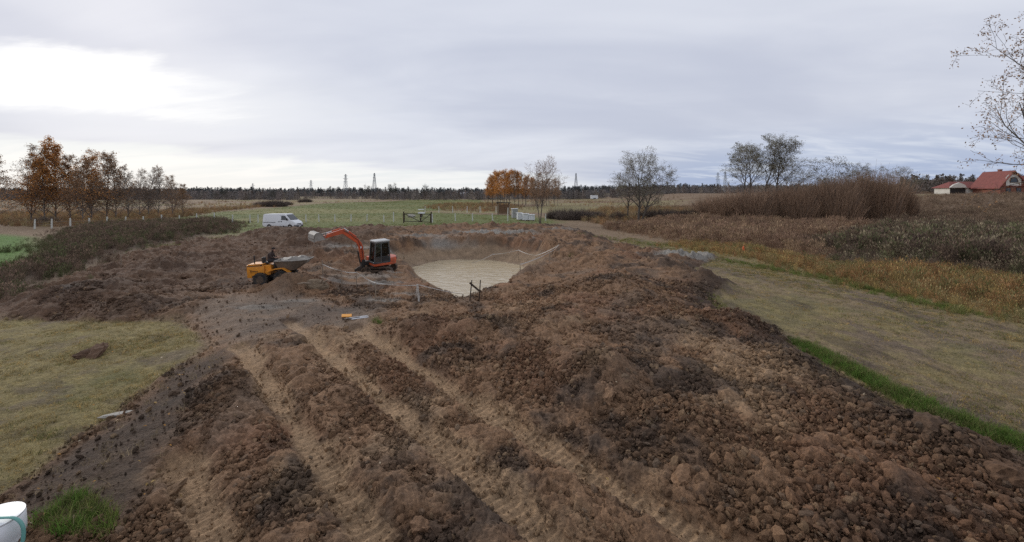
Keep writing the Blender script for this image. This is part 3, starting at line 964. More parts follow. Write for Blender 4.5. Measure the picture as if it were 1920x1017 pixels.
def scatter_clods():
    pts = []
    for lim, n in (((-12, 12, 5.2, 13), 120000), ((-22, 14, 13, 24), 60000), ((-36, 16, 24, 62), 16000)):
        x = RNG.uniform(lim[0], lim[1], n); y = RNG.uniform(lim[2], lim[3], n)
        pts.append(np.stack([x, y], 1))
    p = np.concatenate(pts); x, y = p[:, 0], p[:, 1]
    s = sdist(x, y, SOIL)
    dens = sstep(-0.25, 0.3, s)
    for t in TRACKS:
        dens *= 1 - 0.9 * sstep(0.42, 0.22, pldist(x, y, t))
    dens *= 1 - 0.93 * sstep(-0.3, 0.5, sdist(x, y, MUDF))
    dens *= 1 - 0.95 * sstep(-0.3, 0.3, sdist(x, y, WET))
    dens *= 1 - 0.985 * sstep(0.0, 0.7, sdist(x, y, PIT))
    dens *= 1 - 0.9 * sstep(3.2, 2.0, np.hypot(x - BENCH[0], y - BENCH[1]))
    dens *= 0.4 + 0.6 * sstep(-0.25, 0.25, fbm(x / 1.1, y / 1.1, 91, 4))
    k = RNG.random(len(x)) < dens
    x, y = x[k], y[k]
    n = len(x)
    r = np.hypot(x, y)
    size = 0.014 + 0.026 * RNG.random(n) ** 1.6 + 0.075 * RNG.random(n) ** 10
    heap = sstep(-0.3, 0.6, sdist(x, y, HEAP))
    size *= (0.85 + 0.22 * heap) * (1 + 0.35 * sstep(12, 40, r))
    z = base_height(x, y) + 0.02 + size * 0.25 + 0.06 * RNG.random(n) * (0.5 + 0.5 * heap)
    tone, _, _ = ground_tone(x, y)
    tint = tone * (0.72 + 0.70 * RNG.random((n, 1)) ** 1.3)
    pale = RNG.random(n) < 0.10
    tint[pale] = tint[pale] * 0.5 + TONE['tan'] * 0.5
    grey = RNG.random(n) < 0.10
    tint[grey] = tint[grey] * 0.55 + np.array((0.20, 0.150, 0.108)) * 0.45
    sc = np.stack([size] * 3, 1) * RNG.uniform(0.8, 1.25, (n, 3))
    scatter('clay_rubble', np.stack([x, y, z], 1), RNG.uniform(0, 6.28, (n, 3)), sc, RNG.integers(0, 10, n), tint, CLODS,
            'countless crumbs and small clods of clay strewn over churned soil', 'rubble')


scatter_clods()

SHORT = [blade_mesh(s, 16, 0.055, 0.09, 0.9, 0.008, 2) for s in range(4)]
MEDIUM = [blade_mesh(10 + s, 26, 0.28, 0.14, 0.7, 0.012, 3) for s in range(4)]
TALL = [blade_mesh(20 + s, 34, 0.75, 0.22, 0.55, 0.014, 3, heads=0.3) for s in range(4)]
REED = [blade_mesh(30 + s, 30, 1.5, 0.5, 0.28, 0.024, 3, heads=0.7) for s in range(4)]
WEED = [blade_mesh(40 + s, 46, 0.95, 0.42, 0.6, 0.020, 3, heads=0.5) for s in range(4)]


def plant(name, p, variants, smin, smax, cols, label, cat, tilt=0.12, jit=0.2, sink=0.02, tint=None, depth=None):
    n = len(p)
    s = RNG.uniform(smin, smax, n) * (0.8 + 0.45 * fbm(p[:, 0] / 2.5, p[:, 1] / 2.5, 221, 3))
    if depth is not None: s = s * (0.3 + 0.7 * depth)
    xyz = np.stack([p[:, 0], p[:, 1], base_height(p[:, 0], p[:, 1]) - sink], 1)
    sc = np.stack([s, s, s * RNG.uniform(0.8, 1.2, n)], 1)
    return scatter(name, xyz, euler_random(n, tilt), sc, RNG.integers(0, len(variants), n), tints(n, cols, jit) if tint is None else tint, variants, label, cat)


def soft(pg, n, edge, seed=0):
    """points in a polygon whose edge frays; also how deep inside each one is"""
    p = inside(pg, n, -edge * 0.8)
    f = sstep(-edge * 0.8, edge, sdist(p[:, 0], p[:, 1], pg) + edge * 0.9 * fbm(p[:, 0] / (edge * 1.3), p[:, 1] / (edge * 1.3), 200 + seed, 3))
    k = RNG.random(n) < 0.08 + f
    return p[k], f[k]


def keep(p, f):
    return p[RNG.random(len(p)) < f]


DRY, OCHRE, OLIVE, GREEN, RUST, UMBER = (0.32, 0.255, 0.125), (0.40, 0.280, 0.110), (0.175, 0.170, 0.065), (0.105, 0.19, 0.035), (0.33, 0.185, 0.085), (0.150, 0.105, 0.078)

# short lawn on the one side, the mown path on the other
p = inside([q for q in LAWN if q[0] > -39] + [(-26, 1.2)], 26000)
p = keep(p, 0.35 + 0.65 * sstep(-0.3, 0.3, fbm(p[:, 0] / 1.6, p[:, 1] / 1.6, 39, 4) * -1))
plant('lawn_grass', p, SHORT, 0.8, 1.9, [DRY, DRY, OLIVE, OCHRE], 'short dry mown grass covering the lawn', 'grass')
p = inside(PATH, 30000)
p = keep(p, (0.15 + 0.85 * sstep(-0.2, 0.4, fbm(p[:, 0] / 2.4, p[:, 1] / 5.0, 101, 4))))
plant('path_grass', p, SHORT, 1.0, 2.4, [DRY, OLIVE, OLIVE, OCHRE], 'short patchy grass growing on the worn path', 'grass')


def along(pl, n, width):
    seg = [math.hypot(pl[i + 1][0] - pl[i][0], pl[i + 1][1] - pl[i][1]) for i in range(len(pl) - 1)]
    k = RNG.choice(len(seg), n, p=np.array(seg) / sum(seg)); t = RNG.random(n)
    a = np.array(pl)[k]; b = np.array(pl)[k + 1]
    return a + (b - a) * t[:, None] + RNG.normal(0, width, (n, 2))


VERGE = poly([(1338, 556), (1350, 590)])
p1 = along(VERGE, 120, 0.25)
p2 = along([(a + .32, b) for a, b in poly([(1480, 642), (1570, 692), (1690, 756), (1810, 806), (1930, 848)])], 1300, 0.20)
p3 = along(poly([(705, 612), (712, 622)]), 22, 0.12)
p4 = inside(poly([(60, 1030), (90, 985), (150, 955), (200, 985), (215, 1040)]), 130)
p5 = along(poly([(1085, 440), (1180, 452), (1260, 468)]), 260, 0.9)
p6 = along(poly([(1355, 488), (1440, 503), (1560, 523), (1700, 562), (1850, 592)]), 900, 0.45)
p7 = along(poly([(1045, 482), (1075, 488)]), 40, 0.35)
p8 = along(poly([(700, 424), (900, 421), (1010, 420)]), 500, 1.6)
p9 = along(poly([(440, 446), (360, 456), (300, 466)]), 350, 1.6)
p = np.concatenate([p1, p2, p3, p4, p5, p6, p7, p8, p9])
tn = tints(len(p), [GREEN, (0.12, 0.17, 0.035), OLIVE], 0.2)
yl = np.concatenate([np.ones(len(p1)), np.zeros(len(p2) + len(p3) + len(p4)), np.full(len(p5), .7), np.full(len(p6), .45), np.full(len(p7), .6), np.full(len(p8), .5), np.full(len(p9), .6)])
tn = tn * (1 - 0.6 * yl[:, None]) + np.array((0.23, 0.20, 0.07)) * 0.6 * yl[:, None]
plant('verge_grass', p, MEDIUM, 0.5, 1.25, None, 'lush green grass tufts fringing the soil and path edges', 'grass', tint=tn)

# tall autumn grass and weeds beyond the path
p, dp = soft(TALL_R, 6760, 1.5)
tn = tints(len(p), [OCHRE, DRY, RUST, RUST, OLIVE], 0.2)
plant('tall_grass', p, TALL, 0.55, 1.15, None, 'tall ochre and rusty grass bending along the path', 'grass', tint=tn, depth=dp)
p, dp = soft(DITCH, 6760, 3.0)
plant('ditch_weeds', p, WEED, 0.8, 1.7, [(.105, .075, .058), UMBER, (0.17, 0.12, 0.08), (0.13, 0.13, 0.065), (0.28, 0.23, 0.15)], 'dark withered weeds covering the ditch bank', 'weeds', depth=dp)
p, dp = soft(REED_MID, 6500, 3.5)
plant('dry_reeds', p, REED, 0.6, 1.1, [(0.30, 0.195, 0.130), (0.25, 0.160, 0.110), (0.36, 0.25, 0.155)], 'pinkish brown dry reeds between heap and thicket', 'reeds', depth=dp)
p, dp = soft(REED_FAR, 11700, 6.0)
plant('reed_field', p, REED, 0.7, 1.15, [(0.24, 0.165, 0.115), (0.20, 0.140, 0.095), (0.28, 0.205, 0.135)], 'broad brown reed field below the red-roofed houses', 'reeds', depth=dp)
p, dp = soft(WEEDS_L, 6760, 3.0)
g_ = sstep(-3, 1, sdist(p[:, 0], p[:, 1], GREEN_L))[:, None]
tn = tints(len(p), [UMBER, UMBER, (0.17, 0.12, 0.085), (0.10, 0.105, 0.05)], 0.2) * (1 - 0.6 * g_) + np.array((0.05, 0.085, 0.02)) * 0.6 * g_
plant('bank_weeds', p, WEED, 0.5, 1.15, None, 'dark brown withered weeds on the bank above the soil', 'weeds', tint=tn, depth=dp)
p = np.concatenate([inside(poly([(0, 424), (0, 400), (300, 396), (420, 392), (560, 384), (400, 398), (350, 405), (300, 412), (240, 428)]), 3500),
                    inside(poly([(1060, 408), (1130, 392), (1330, 388), (1480, 392), (1480, 412), (1260, 408), (1130, 424)]), 4500),
                    inside(poly([(790, 392), (830, 383), (930, 381), (985, 390), (950, 399), (850, 398)]), 1800)])
p = np.concatenate([p, inside([(62, 95), (85, 106), (200, 108), (230, 136), (60, 136)], 5200)])
q = inside([(-150, 100), (160, 100), (260, 300), (-260, 300)], 9000)
q = q[(fbm(q[:, 0] / 22.0, q[:, 1] / 9.0, 131, 3) > 0.05) & (sdist(q[:, 0], q[:, 1], PASTURE) < -2)]
p = np.concatenate([p, q])
tn = tints(len(p), [DRY, RUST, (0.2, 0.13, 0.08), (0.27, 0.19, 0.115)], .2)
br = sstep(45, 70, p[:, 0])[:, None]
tn = tn * (1 - br) + tints(len(p), [(0.22, 0.155, 0.11), (0.26, 0.185, 0.125)], .2) * br
plant('field_grass', p, TALL, 1.0, 1.8, None, 'dry tan grass and stubble out on the fields', 'grass', tint=tn)
p = inside(PASTURE, 14000)
plant('pasture_grass', p, SHORT, 2.5, 5.0, [(0.11, 0.145, 0.035), (0.15, 0.155, 0.05), (0.26, 0.22, 0.09)], 'green and yellowish grass of the fenced pasture', 'grass')
# straw and roots lying on the soil
STRAW = [blade_mesh(60 + s, 12, 0.30, 0.12, 1.8, 0.012, 3) for s in range(3)]
p = np.concatenate([along(poly([(1500, 690), (1650, 790), (1800, 850), (1900, 920)]), 60, 0.5), inside(WET, 90), inside(HEAP, 110)])
plant('straw_wisps', p, STRAW, 0.4, 1.0, [(0.26, 0.2, 0.12), (0.2, 0.15, 0.09)], 'wisps of straw and roots lying on the soil', 'straw', sink=-0.08)

# ------------------------------------------------------------------ trees and bushes
class Tree:
    """grows limbs into one Geo (trunk) and twigs + leaves into another (crown)"""
    def __init__(self, seed):
        self.r = random.Random(seed); self.wood = Geo(); self.crown = Geo()
        self.tips = []

    def limb(self, p, d, length, rad, level, P):
        r = self.r
        n = (7, 5, 4, 3)[min(level, 3)]
        pts, rads = [p.copy()], [rad]
        d = d.normalized()
        for i in range(n):
            t = (i + 1) / n
            w = P['wobble'][min(level, 3)]
            d = d + Vector((r.gauss(0, w), r.gauss(0, w), r.gauss(0, w))) + Vector((0, 0, P['up'][min(level, 3)])) + P['wind'] * (0.3 + level * 0.35)
            d.normalize()
            p = p + d * (length / n)
            pts.append(p.copy()); rads.append(rad * (1 - t * P['taper'][min(level, 3)]))
        last = level >= P['levels']
        geo, sides = (self.wood, (8, 6, 4, 3)[min(level, 3)]) if level <= P.get('wood_levels', 1) else (self.crown, 3)
        geo.tube(pts, [max(q, P['rmin']) for q in rads], sides, cap=False)
        if last or level >= P['levels'] - 1:
            for i in range(1, len(pts)):
                self.tips.append((pts[i], (pts[i] - pts[i - 1]).normalized()))
        if last: return
        k = P['kids'][level]
        lo = P['from'][min(level, 3)]
        for i in range(k):
            t = lo + (1 - lo) * ((i + r.random()) / k)
            f = t * n; j = min(int(f), n - 1); q = pts[j].lerp(pts[j + 1], f - j)
            ax = (pts[j + 1] - pts[j]).normalized()
            side = ax.orthogonal().normalized(); side.rotate(Matrix.Rotation(i * 2.4 + r.uniform(-.6, .6), 3, ax))
            an = math.radians(P['angle'][min(level, 3)] + r.uniform(-12, 12))
            nd = ax * math.cos(an) + side * math.sin(an)
            shape = P['shape'](t) if level == 0 else (1.15 - 0.6 * t)
            self.limb(q, nd, length * P['ratio'][min(level, 3)] * shape * r.uniform(0.75, 1.2), max(rads[j] * P['rratio'], P['rmin']), level + 1, P)

    def leaves(self, n, size, m=1):
        r = self.r
        for _ in range(n):
            p, d = r.choice(self.tips)
            p = p + Vector((r.gauss(0, size), r.gauss(0, size), r.gauss(0, size)))
            a = Vector((r.gauss(0, 1), r.gauss(0, 1), r.gauss(0, 1) - 0.4)).normalized()
            b = a.orthogonal().normalized()
            s = size * r.uniform(0.6, 1.3)
            self.crown.add([p, p + a * s * .5 + b * s * .3, p + a * s, p + a * s * .5 - b * s * .3], [(0, 1, 2, 3)], m)


def params(**kw):
    P = dict(levels=3, kids=(22, 7, 4), angle=(48, 42, 40, 40), ratio=(0.36, 0.45, 0.5, 0.5), up=(0.02, 0.06, 0.02, 0.0), wobble=(0.035, 0.10, 0.16, 0.2),
             taper=(0.92, 0.85, 0.8, 0.7), rratio=0.55, rmin=0.012, wind=Vector((0.02, 0, 0)), shape=lambda t: 1.2 - 0.85 * t, wood_levels=1)
    P['from'] = (0.25, 0.2, 0.15, 0.1)
    P.update(kw)
    return P


def tree_meshes(seed, height, rad, P, bark, twig, leaf, nleaf, lsize, stems=1, splay=0.0):
    t = Tree(seed)
    for s in range(stems):
        a = s * 2.4 + seed
        d = Vector((math.cos(a) * splay * (s > 0 or stems > 2), math.sin(a) * splay * (s > 0 or stems > 2), 1))
        t.limb(Vector((0.25 * rad * math.cos(a) * (stems > 1) * 4, 0.25 * rad * math.sin(a) * (stems > 1) * 4, -0.15)), d, height * (1 - 0.1 * s), rad * (1 - 0.18 * s), 0, P)
    t.leaves(nleaf, lsize)
    return t.wood.mesh('trunk', bark, smooth=True, recalc=False), t.crown.mesh('crown', [twig, leaf], recalc=False)


def true_height(ms):
    c = np.empty(len(ms[1].vertices) * 3, np.float32); ms[1].vertices.foreach_get('co', c)
    return float(np.percentile(c[2::3], 99.3))


def put_tree(name, meshes, x, y, scale, rz, label, group=None, cat='tree', sz=None, z=None):
    o = empty(name, (x, y, gz(x, y) if z is None else z), rz)
    o.scale = (scale, scale, sz or scale)
    link('trunk', meshes[0], o); link('crown', meshes[1], o)
    return tag(o, label, cat, group)


birch_P = params(kids=(38, 8, 5), angle=(46, 42, 42, 40), ratio=(0.34, 0.48, 0.5), up=(0.01, 0.03, -0.04, -0.04), shape=lambda t: 1.2 - 0.85 * t + 0.15 * math.sin(t * 6), rmin=0.016)
birch_P['from'] = (0.07, 0.15, 0.1, 0.1)
BIRCH_OR = [tree_meshes(100 + i, 14, 0.13, birch_P, M['birch_bark'], M['twig'], M['leaf_orange'], 7000, 0.24) for i in range(2)]
BIRCH_BR = [tree_meshes(110 + i, 14, 0.12, birch_P, M['birch_bark'], M['twig'], M['leaf_brown'], 4500, 0.22) for i in range(2)]
BIRCH_BA = [tree_meshes(120 + i, 14, 0.12, birch_P, M['birch_bark'], M['twig'], M['leaf_brown'], 1500, 0.18) for i in range(2)]

row = [(-14, 412, 290, 'b'), (58, 414, 274, 'b'), (84, 414, 292, 'o'), (104, 413, 262, 'o'), (132, 412, 292, 'b'), (155, 415, 300, 'b'), (172, 414, 282, 'o'), (200, 412, 287, 'b'), (217, 411, 292, 'n'),
       (240, 409, 310, 'n'), (262, 407, 318, 'n'), (278, 406, 314, 'n'), (297, 405, 312, 'n'), (324, 402, 330, 'b'), (343, 401, 346, 'b')]
for i, (u, vb, vt, k) in enumerate(row):
    x, d = at(u, vb)
    h = CAMH + (HOR - vt) / FPX * d
    ms = {'o': BIRCH_OR, 'b': BIRCH_BR, 'n': BIRCH_BA}[k][i % 2]
    lab = {'o': 'birch with dense orange autumn leaves in the row behind the bank', 'b': 'birch with thinning brown leaves in the row behind the bank',
           'n': 'nearly bare pale-stemmed birch in the row behind the bank'}[k]
    z0 = gz(x, d)
    put_tree('birch_tree', ms, x, d, (h - z0) / true_height(ms), i * 1.3, lab, 'birches in a row behind the bank')

# the russet grove in the middle distance
grove_P = params(kids=(30, 6, 3), angle=(38, 38, 40, 40), ratio=(0.26, 0.42, 0.5), shape=lambda t: 1.1 - 0.6 * t)
GROVE = [tree_meshes(140 + i, 13, 0.12, grove_P, M['bark'], M['twig_red'], M['leaf_orange'] if i < 2 else M['leaf_brown'], 4200 if i < 2 else 2400, 0.26) for i in range(3)]
gr = random.Random(5)
for i in range(22):
    u = 914 + i * 6.2 + gr.uniform(-3, 3); d = gr.uniform(160, 185)
    vt = 336 - 17 * math.sin(math.pi * min(1, (i + 2) / 16.0)) + gr.uniform(-2, 4)
    x = at_depth(u, d); z0 = gz(x, d)
    h = CAMH + (HOR - vt) / FPX * d - z0
    k = 0 if i < 8 else (1 if i < 14 and i % 2 else 2)
    put_tree('grove_tree', GROVE[k], x, d, h / true_height(GROVE[k]), i * 0.9, 'slim tree with dense russet orange leaves in the grove' if k < 2 else 'slim tree with sparse dull brown leaves in the grove', 'trees of the russet grove')
SLIM = tree_meshes(150, 11, 0.13, params(kids=(22, 9, 5), angle=(36, 38, 40, 40), ratio=(0.5, 0.45, 0.5), shape=lambda t: 1.1 - 0.5 * t, rmin=.014), M['bark'], M['twig_red'], M['leaf_brown'], 2200, 0.15, stems=2, splay=0.25)
x, d = at(1012, 421)
put_tree('forked_tree', SLIM, x, d, 11.8 / true_height(SLIM), 0.4, 'forked bare tree with reddish twigs beside the white hives')

# the round willow and its neighbours
will_P = params(kids=(14, 9, 6, 4), angle=(46, 44, 42, 40), ratio=(0.62, 0.5, 0.48, 0.5), up=(0.0, 0.05, 0.02, 0.0), wobble=(0.06, 0.12, 0.18, 0.2), shape=lambda t: 1.15 - 0.45 * t, rratio=0.6,
                wind=Vector((-0.012, 0, 0)))
will_P['from'] = (0.2, 0.25, 0.2, 0.1)
WILLOW = tree_meshes(160, 10.5, 0.26, will_P, M['bark'], M['twig'], M['leaf_olive'], 9000, 0.19, stems=2, splay=0.35)
x, d = at(1200, 416)
put_tree('willow_tree', WILLOW, x, d, 13.8 / true_height(WILLOW), 0.2, 'broad round willow with thin olive leaves standing alone')
SMALLW = tree_meshes(161, 9, 0.16, will_P, M['bark'], M['twig'], M['leaf_olive'], 1500, 0.17, stems=1)
x, d = at(1182, 413)
put_tree('small_willow', SMALLW, x, d + 2, 1.0, 1.2, 'small leaning willow close beside the round willow')
tall_P = params(kids=(16, 8, 5), angle=(30, 36, 40, 40), ratio=(0.38, 0.45, 0.5), up=(0.02, 0.05, 0.02, 0.0), wobble=(0.05, 0.10, 0.16, 0.2), wind=Vector((0.03, 0, 0)), shape=lambda t: 0.9 + 0.3 * math.sin(t * 3.0) - 0.4 * t)
tall_P['from'] = (0.42, 0.25, 0.2, 0.1)
TALLW = [tree_meshes(170 + i, 15, 0.2, tall_P, M['bark'], M['twig_dark'], M['leaf_olive'], 3600, 0.18) for i in range(3)]
for i, (u, vt, d, lab) in enumerate([(1388, 276, 92, 'slender dark-stemmed tree rising from the edge of the thicket'), (1404, 270, 93, 'slender upright tree second in from the thicket edge'),
                                     (1428, 256, 91, 'tallest wind-bent tree rising above the brown thicket'), (1448, 262, 93, 'wind-bent tree with leaning stem beside the tallest one')]):
    x = at_depth(u, d); z0 = gz(x, d); h = CAMH + (HOR - vt) / FPX * d - z0
    put_tree('thicket_tree', TALLW[i % 3], x, d, h / true_height(TALLW[i % 3]) * 1.4, i * 2.1, lab, 'tall trees above the thicket', sz=h / true_height(TALLW[i % 3]) * 1.03)
LOWW = [tree_meshes(180 + i, 9, 0.15, will_P, M['bark'], M['twig_dark'], M['leaf_olive'], 3200, 0.17) for i in range(2)]
for i, (u, vt, d, lab) in enumerate([(1478, 300, 98, 'low sparse willow right behind the tall wind-bent trees'), (1562, 300, 105, 'spreading grey willow topping the middle of the thicket'), (1600, 312, 112, 'small bare tree beyond the thicket crest'),
                                     (1640, 318, 118, 'round bare tree peeping over the thicket'), (1705, 316, 122, 'dark dome-shaped tree at the end of the thicket')]):
    x = at_depth(u, d); z0 = gz(x, d); h = CAMH + (HOR - vt) / FPX * d - z0
    put_tree('field_willow', LOWW[i % 2], x, d, h / true_height(LOWW[i % 2]) * 1.5, i * 1.7, lab, 'low willows behind the thicket', sz=h / true_height(LOWW[i % 2]) * 1.05)

# the tree close by on the +X side, half out of frame
near_P = params(levels=4, kids=(11, 7, 5, 3), angle=(52, 44, 42, 40), ratio=(0.52, 0.5, 0.46, 0.45), up=(0.0, 0.04, 0.03, 0.0), wobble=(0.05, 0.12, 0.16, 0.2), rratio=0.5, rmin=0.007, wood_levels=2,
                shape=lambda t: 1.1 - 0.35 * t, wind=Vector((-0.01, 0, 0)))
near_P['from'] = (0.28, 0.25, 0.2, 0.1)
NEAR = tree_meshes(197, 13.5, 0.24, near_P, M['bark'], M['twig'], M['leaf_brown'], 6000, 0.11)
put_tree('roadside_tree', NEAR, 30.4, 22.5, 1.0, 2.2, 'large nearly bare tree overhanging the tall grass with few leaves')


def bush_mesh(seed, n, h, w, twig, seg=4, rad=0.02):
    rr = random.Random(seed); g = Geo(); s = Geo()
    for i in range(n):
        a = rr.uniform(0, 6.283); q = math.sqrt(rr.random()) * w
        base = Vector((math.cos(a) * q * 0.75, math.sin(a) * q * 0.75, -0.1))
        hh = h * rr.uniform(0.55, 1.05) * math.sqrt(max(0.08, 1 - (q / w) ** 2 * 0.85))
        d = Vector((math.cos(a) * 0.3 * q / w, math.sin(a) * 0.3 * q / w, 1)) + Vector((rr.gauss(0, .22), rr.gauss(0, .22), 0))
        d.normalize(); pts = [base]
        for k in range(seg):
            d = (d + Vector((rr.gauss(0, .13), rr.gauss(0, .13), 0.02))).normalized()
            pts.append(pts[-1] + d * hh / seg)
        (s if i < n * 0.04 else g).tube(pts, [rad * (2.2 if i < n * .04 else 1) * (1 - 0.7 * k / seg) for k in range(seg + 1)], 3, cap=False)
        if i % 2 == 0:
            k = rr.randint(1, seg - 1); d2 = (d + Vector((rr.gauss(0, .5), rr.gauss(0, .5), 0))).normalized()
            g.tube([pts[k], pts[k] + d2 * hh * 0.2, pts[k] + d2 * hh * 0.34 + Vector((0, 0, hh * 0.06))], [rad * .7, rad * .5, rad * .25], 3, cap=False)
    return s.mesh('stems', M['twig_dark'], recalc=False), g.mesh('twigs', twig, recalc=False)


def put_bush(name, ms, x, y, s, rz, label, group, sz=None):
    o = empty(name, (x, y, gz(x, y)), rz); o.scale = (s, s, sz or s)
    link('stem', ms[0], o); link('crown', ms[1], o)
    return tag(o, label, 'bush', group)


THICK = [bush_mesh(200 + i, 2200, 6.0, 4.4, M['twig_red'], rad=0.024) for i in range(3)]
DARKB = [bush_mesh(210 + i, 1100, 1.9, 1.9, M['twig_dark'], rad=0.016) for i in range(2)]
for i, (u, vb, h) in enumerate([(1335, 410, 4.0), (1372, 413, 4.6), (1412, 415, 5.2), (1452, 414, 5.4), (1492, 416, 5.6), (1530, 415, 6.2), (1568, 417, 6.6), (1605, 415, 7.2), (1642, 416, 7.6), (1672, 414, 7.0),
                                (1395, 405, 4.4), (1475, 405, 5.4), (1550, 404, 6.8), (1620, 404, 7.6)]):
    x, d = at(u, vb)
    put_bush('willow_bush', THICK[i % 3], x, d, 1.05, i * 1.9, 'dense brown willow bush in the long thicket', 'bushes of the brown thicket', h / 4.2)
for i, (u, vb, s) in enumerate([(1045, 410, 1.3), (1068, 412, 1.5), (1092, 412, 1.4), (1118, 410, 1.1), (1215, 411, 1.3), (1240, 412, 1.4), (1265, 410, 1.2), (1290, 410, 1.3), (1160, 412, 1.0)]):
    x, d = at(u, vb)
    put_bush('bramble_bush', DARKB[i % 2], x, d, s * 1.25, i * 2.3, 'low dark bramble bush between forked tree and thicket' if u < 1150 else 'low dark bramble bush around the round willow foot',
             'brambles near the forked tree' if u < 1150 else 'brambles round the willow', s)
for i, (u, vb, s) in enumerate([(86, 420, .9), (520, 389, 1.6), (505, 389, 1.4), (490, 388, 1.2), (538, 386, 1.0), (572, 380, 1.6)]):
    x, d = at(u, vb)
    put_bush('hedge_bush', DARKB[i % 2], x, d, s * 1.5, i * 1.1, 'small dark bush at the foot of the birch row' if i == 0 else 'dark brown bush out on the fallow field beyond the pasture', None if i == 0 else 'bushes on the fallow field', s)

# ------------------------------------------------------------------ far woods and pylons


def far_tree_mesh(seed, h, w, n, conifer=False):
    rr = random.Random(seed); g = Geo()
    g.tube([(0, 0, 0), (0, 0, h * 0.8)], [0.2, 0.06], 4, cap=False)
    for _ in range(n):
        t = rr.random()
        r0 = w * ((1 - t) if conifer else math.sqrt(max(0.05, 1 - (2 * t - 0.9) ** 2 * 0.8))) * math.sqrt(rr.random())
        a = rr.uniform(0, 6.283); z = h * (0.02 + 0.98 * t)
        s = rr.uniform(0.25, 0.75); p = Vector((r0 * math.cos(a), r0 * math.sin(a), z))
        q = Vector((rr.gauss(0, 1), rr.gauss(0, 1), rr.gauss(0.5, 1))).normalized(); b = q.orthogonal().normalized()
        g.add([p, p + q * s + b * s * .35, p + q * s * 1.7, p + q * s - b * s * .35], [(0, 1, 2, 3)])
    return g.mesh('far_tree', M['far_wood'], recalc=False)


FARV = [far_tree_mesh(300 + i, 9, 3.6, 260) for i in range(4)] + [far_tree_mesh(310 + i, 10, 3.0, 220, True) for i in range(2)]


def far_band(name, dmin, dmax, n, hs, cols, label, picks, umin=-250, umax=2200, gap=None):
    d = RNG.uniform(dmin, dmax, n); u = RNG.uniform(umin, umax, n)
    if gap is not None:
        k = gap(u, d); d, u = d[k], u[k]
    n = len(d)
    x = (u - 960) / FPX * d
    s = RNG.uniform(*hs, n) / 9.5
    xyz = np.stack([x, d, base_height(x, d) - 0.2], 1)
    scatter(name, xyz, euler_random(n, 0.03), np.stack([s * 1.15, s * 1.15, s], 1), RNG.choice(picks, n), tints(n, cols, .12), FARV, label, 'wood')


far_band('bare_wood', 330, 430, 2600, (4.5, 8.0), [(0.19, 0.165, 0.155), (0.23, 0.19, 0.17), (0.16, 0.15, 0.148), (0.24, 0.21, 0.18)], 'grey-brown bare wood lining the far edge of the fields', [0, 1, 2, 3],
         gap=lambda u, d: ~((u > 560) & (u < 700) & (d < 385)))
far_band('pine_wood', 650, 950, 3600, (9, 15), [(0.070, 0.078, 0.080), (0.09, 0.098, 0.10), (0.115, 0.112, 0.11)], 'dark distant pine wood along the horizon', [0, 1, 2, 4, 5])
far_band('hill_wood', 200, 300, 420, (6, 10), [(0.15, 0.125, 0.11), (0.19, 0.155, 0.13), (0.11, 0.10, 0.095)], 'brown wooded rise behind the red-roofed houses', [0, 1, 2, 3], umin=1690, umax=2150)

# single trees that stand out of the far woods
FARSOLO = tree_meshes(330, 12, 0.2, will_P, M['bark'], M['twig_dark'], M['leaf_pine'], 2200, 0.4)
for i, (u, vt, d, lab) in enumerate([(417, 350, 300, 'flat-topped lone tree before the far wood, behind the birches'), (403, 360, 300, 'dark rounded tree next to the flat-topped lone tree'), (738, 344, 330, 'small round-headed tree standing on the far pasture edge'),
                                     (797, 346, 350, 'dark-crowned tree poking above the far wood'), (686, 347, 360, 'wide round tree near the pylons'), (510, 358, 290, 'broad dark tree clump on the far field edge')]):
    x = at_depth(u, d); z0 = gz(x, d); h = CAMH + (HOR - vt) / FPX * d - z0
    put_tree('lone_tree', FARSOLO, x, d, h / true_height(FARSOLO), i * 1.3, lab)


def pylon_mesh():
    g = Geo(); H = 34.0
    w = lambda z: 3.2 * (1 - z / H) ** 1.2 + 0.55
    zs = [0, 6, 11.5, 16, 20, 23.5, 26.5, 29.5, 32, 34]
    for a, b in zip(zs[:-1], zs[1:]):
        ca = [(s * w(a), t * w(a), a) for s, t in ((-1, -1), (1, -1), (1, 1), (-1, 1))]
        cb = [(s * w(b), t * w(b), b) for s, t in ((-1, -1), (1, -1), (1, 1), (-1, 1))]
        for k in range(4):
            g.tube([ca[k], cb[k]], 0.20, 4); g.tube([ca[k], cb[(k + 1) % 4]], 0.11, 3); g.tube([ca[(k + 1) % 4], cb[k]], 0.11, 3); g.tube([cb[k], cb[(k + 1) % 4]], 0.11, 3)
    arms = Geo(); pass
    for z, l in ((22, 5.0), (26.5, 6.2), (31, 4.4)):
        for s in (-1, 1):
            arms.tube([(0, s * .5, z), (s * l, 0, z + .5)], 0.16, 4); arms.tube([(0, 0, z + 2.0), (s * l, 0, z + .5)], 0.12, 4); arms.tube([(s * l * .5, 0, z + .25), (s * l * .5, 0, z + 1.2)], .09, 3)
    return g.mesh('tower', M['pylon']), arms.mesh('crossarm', M['pylon'])


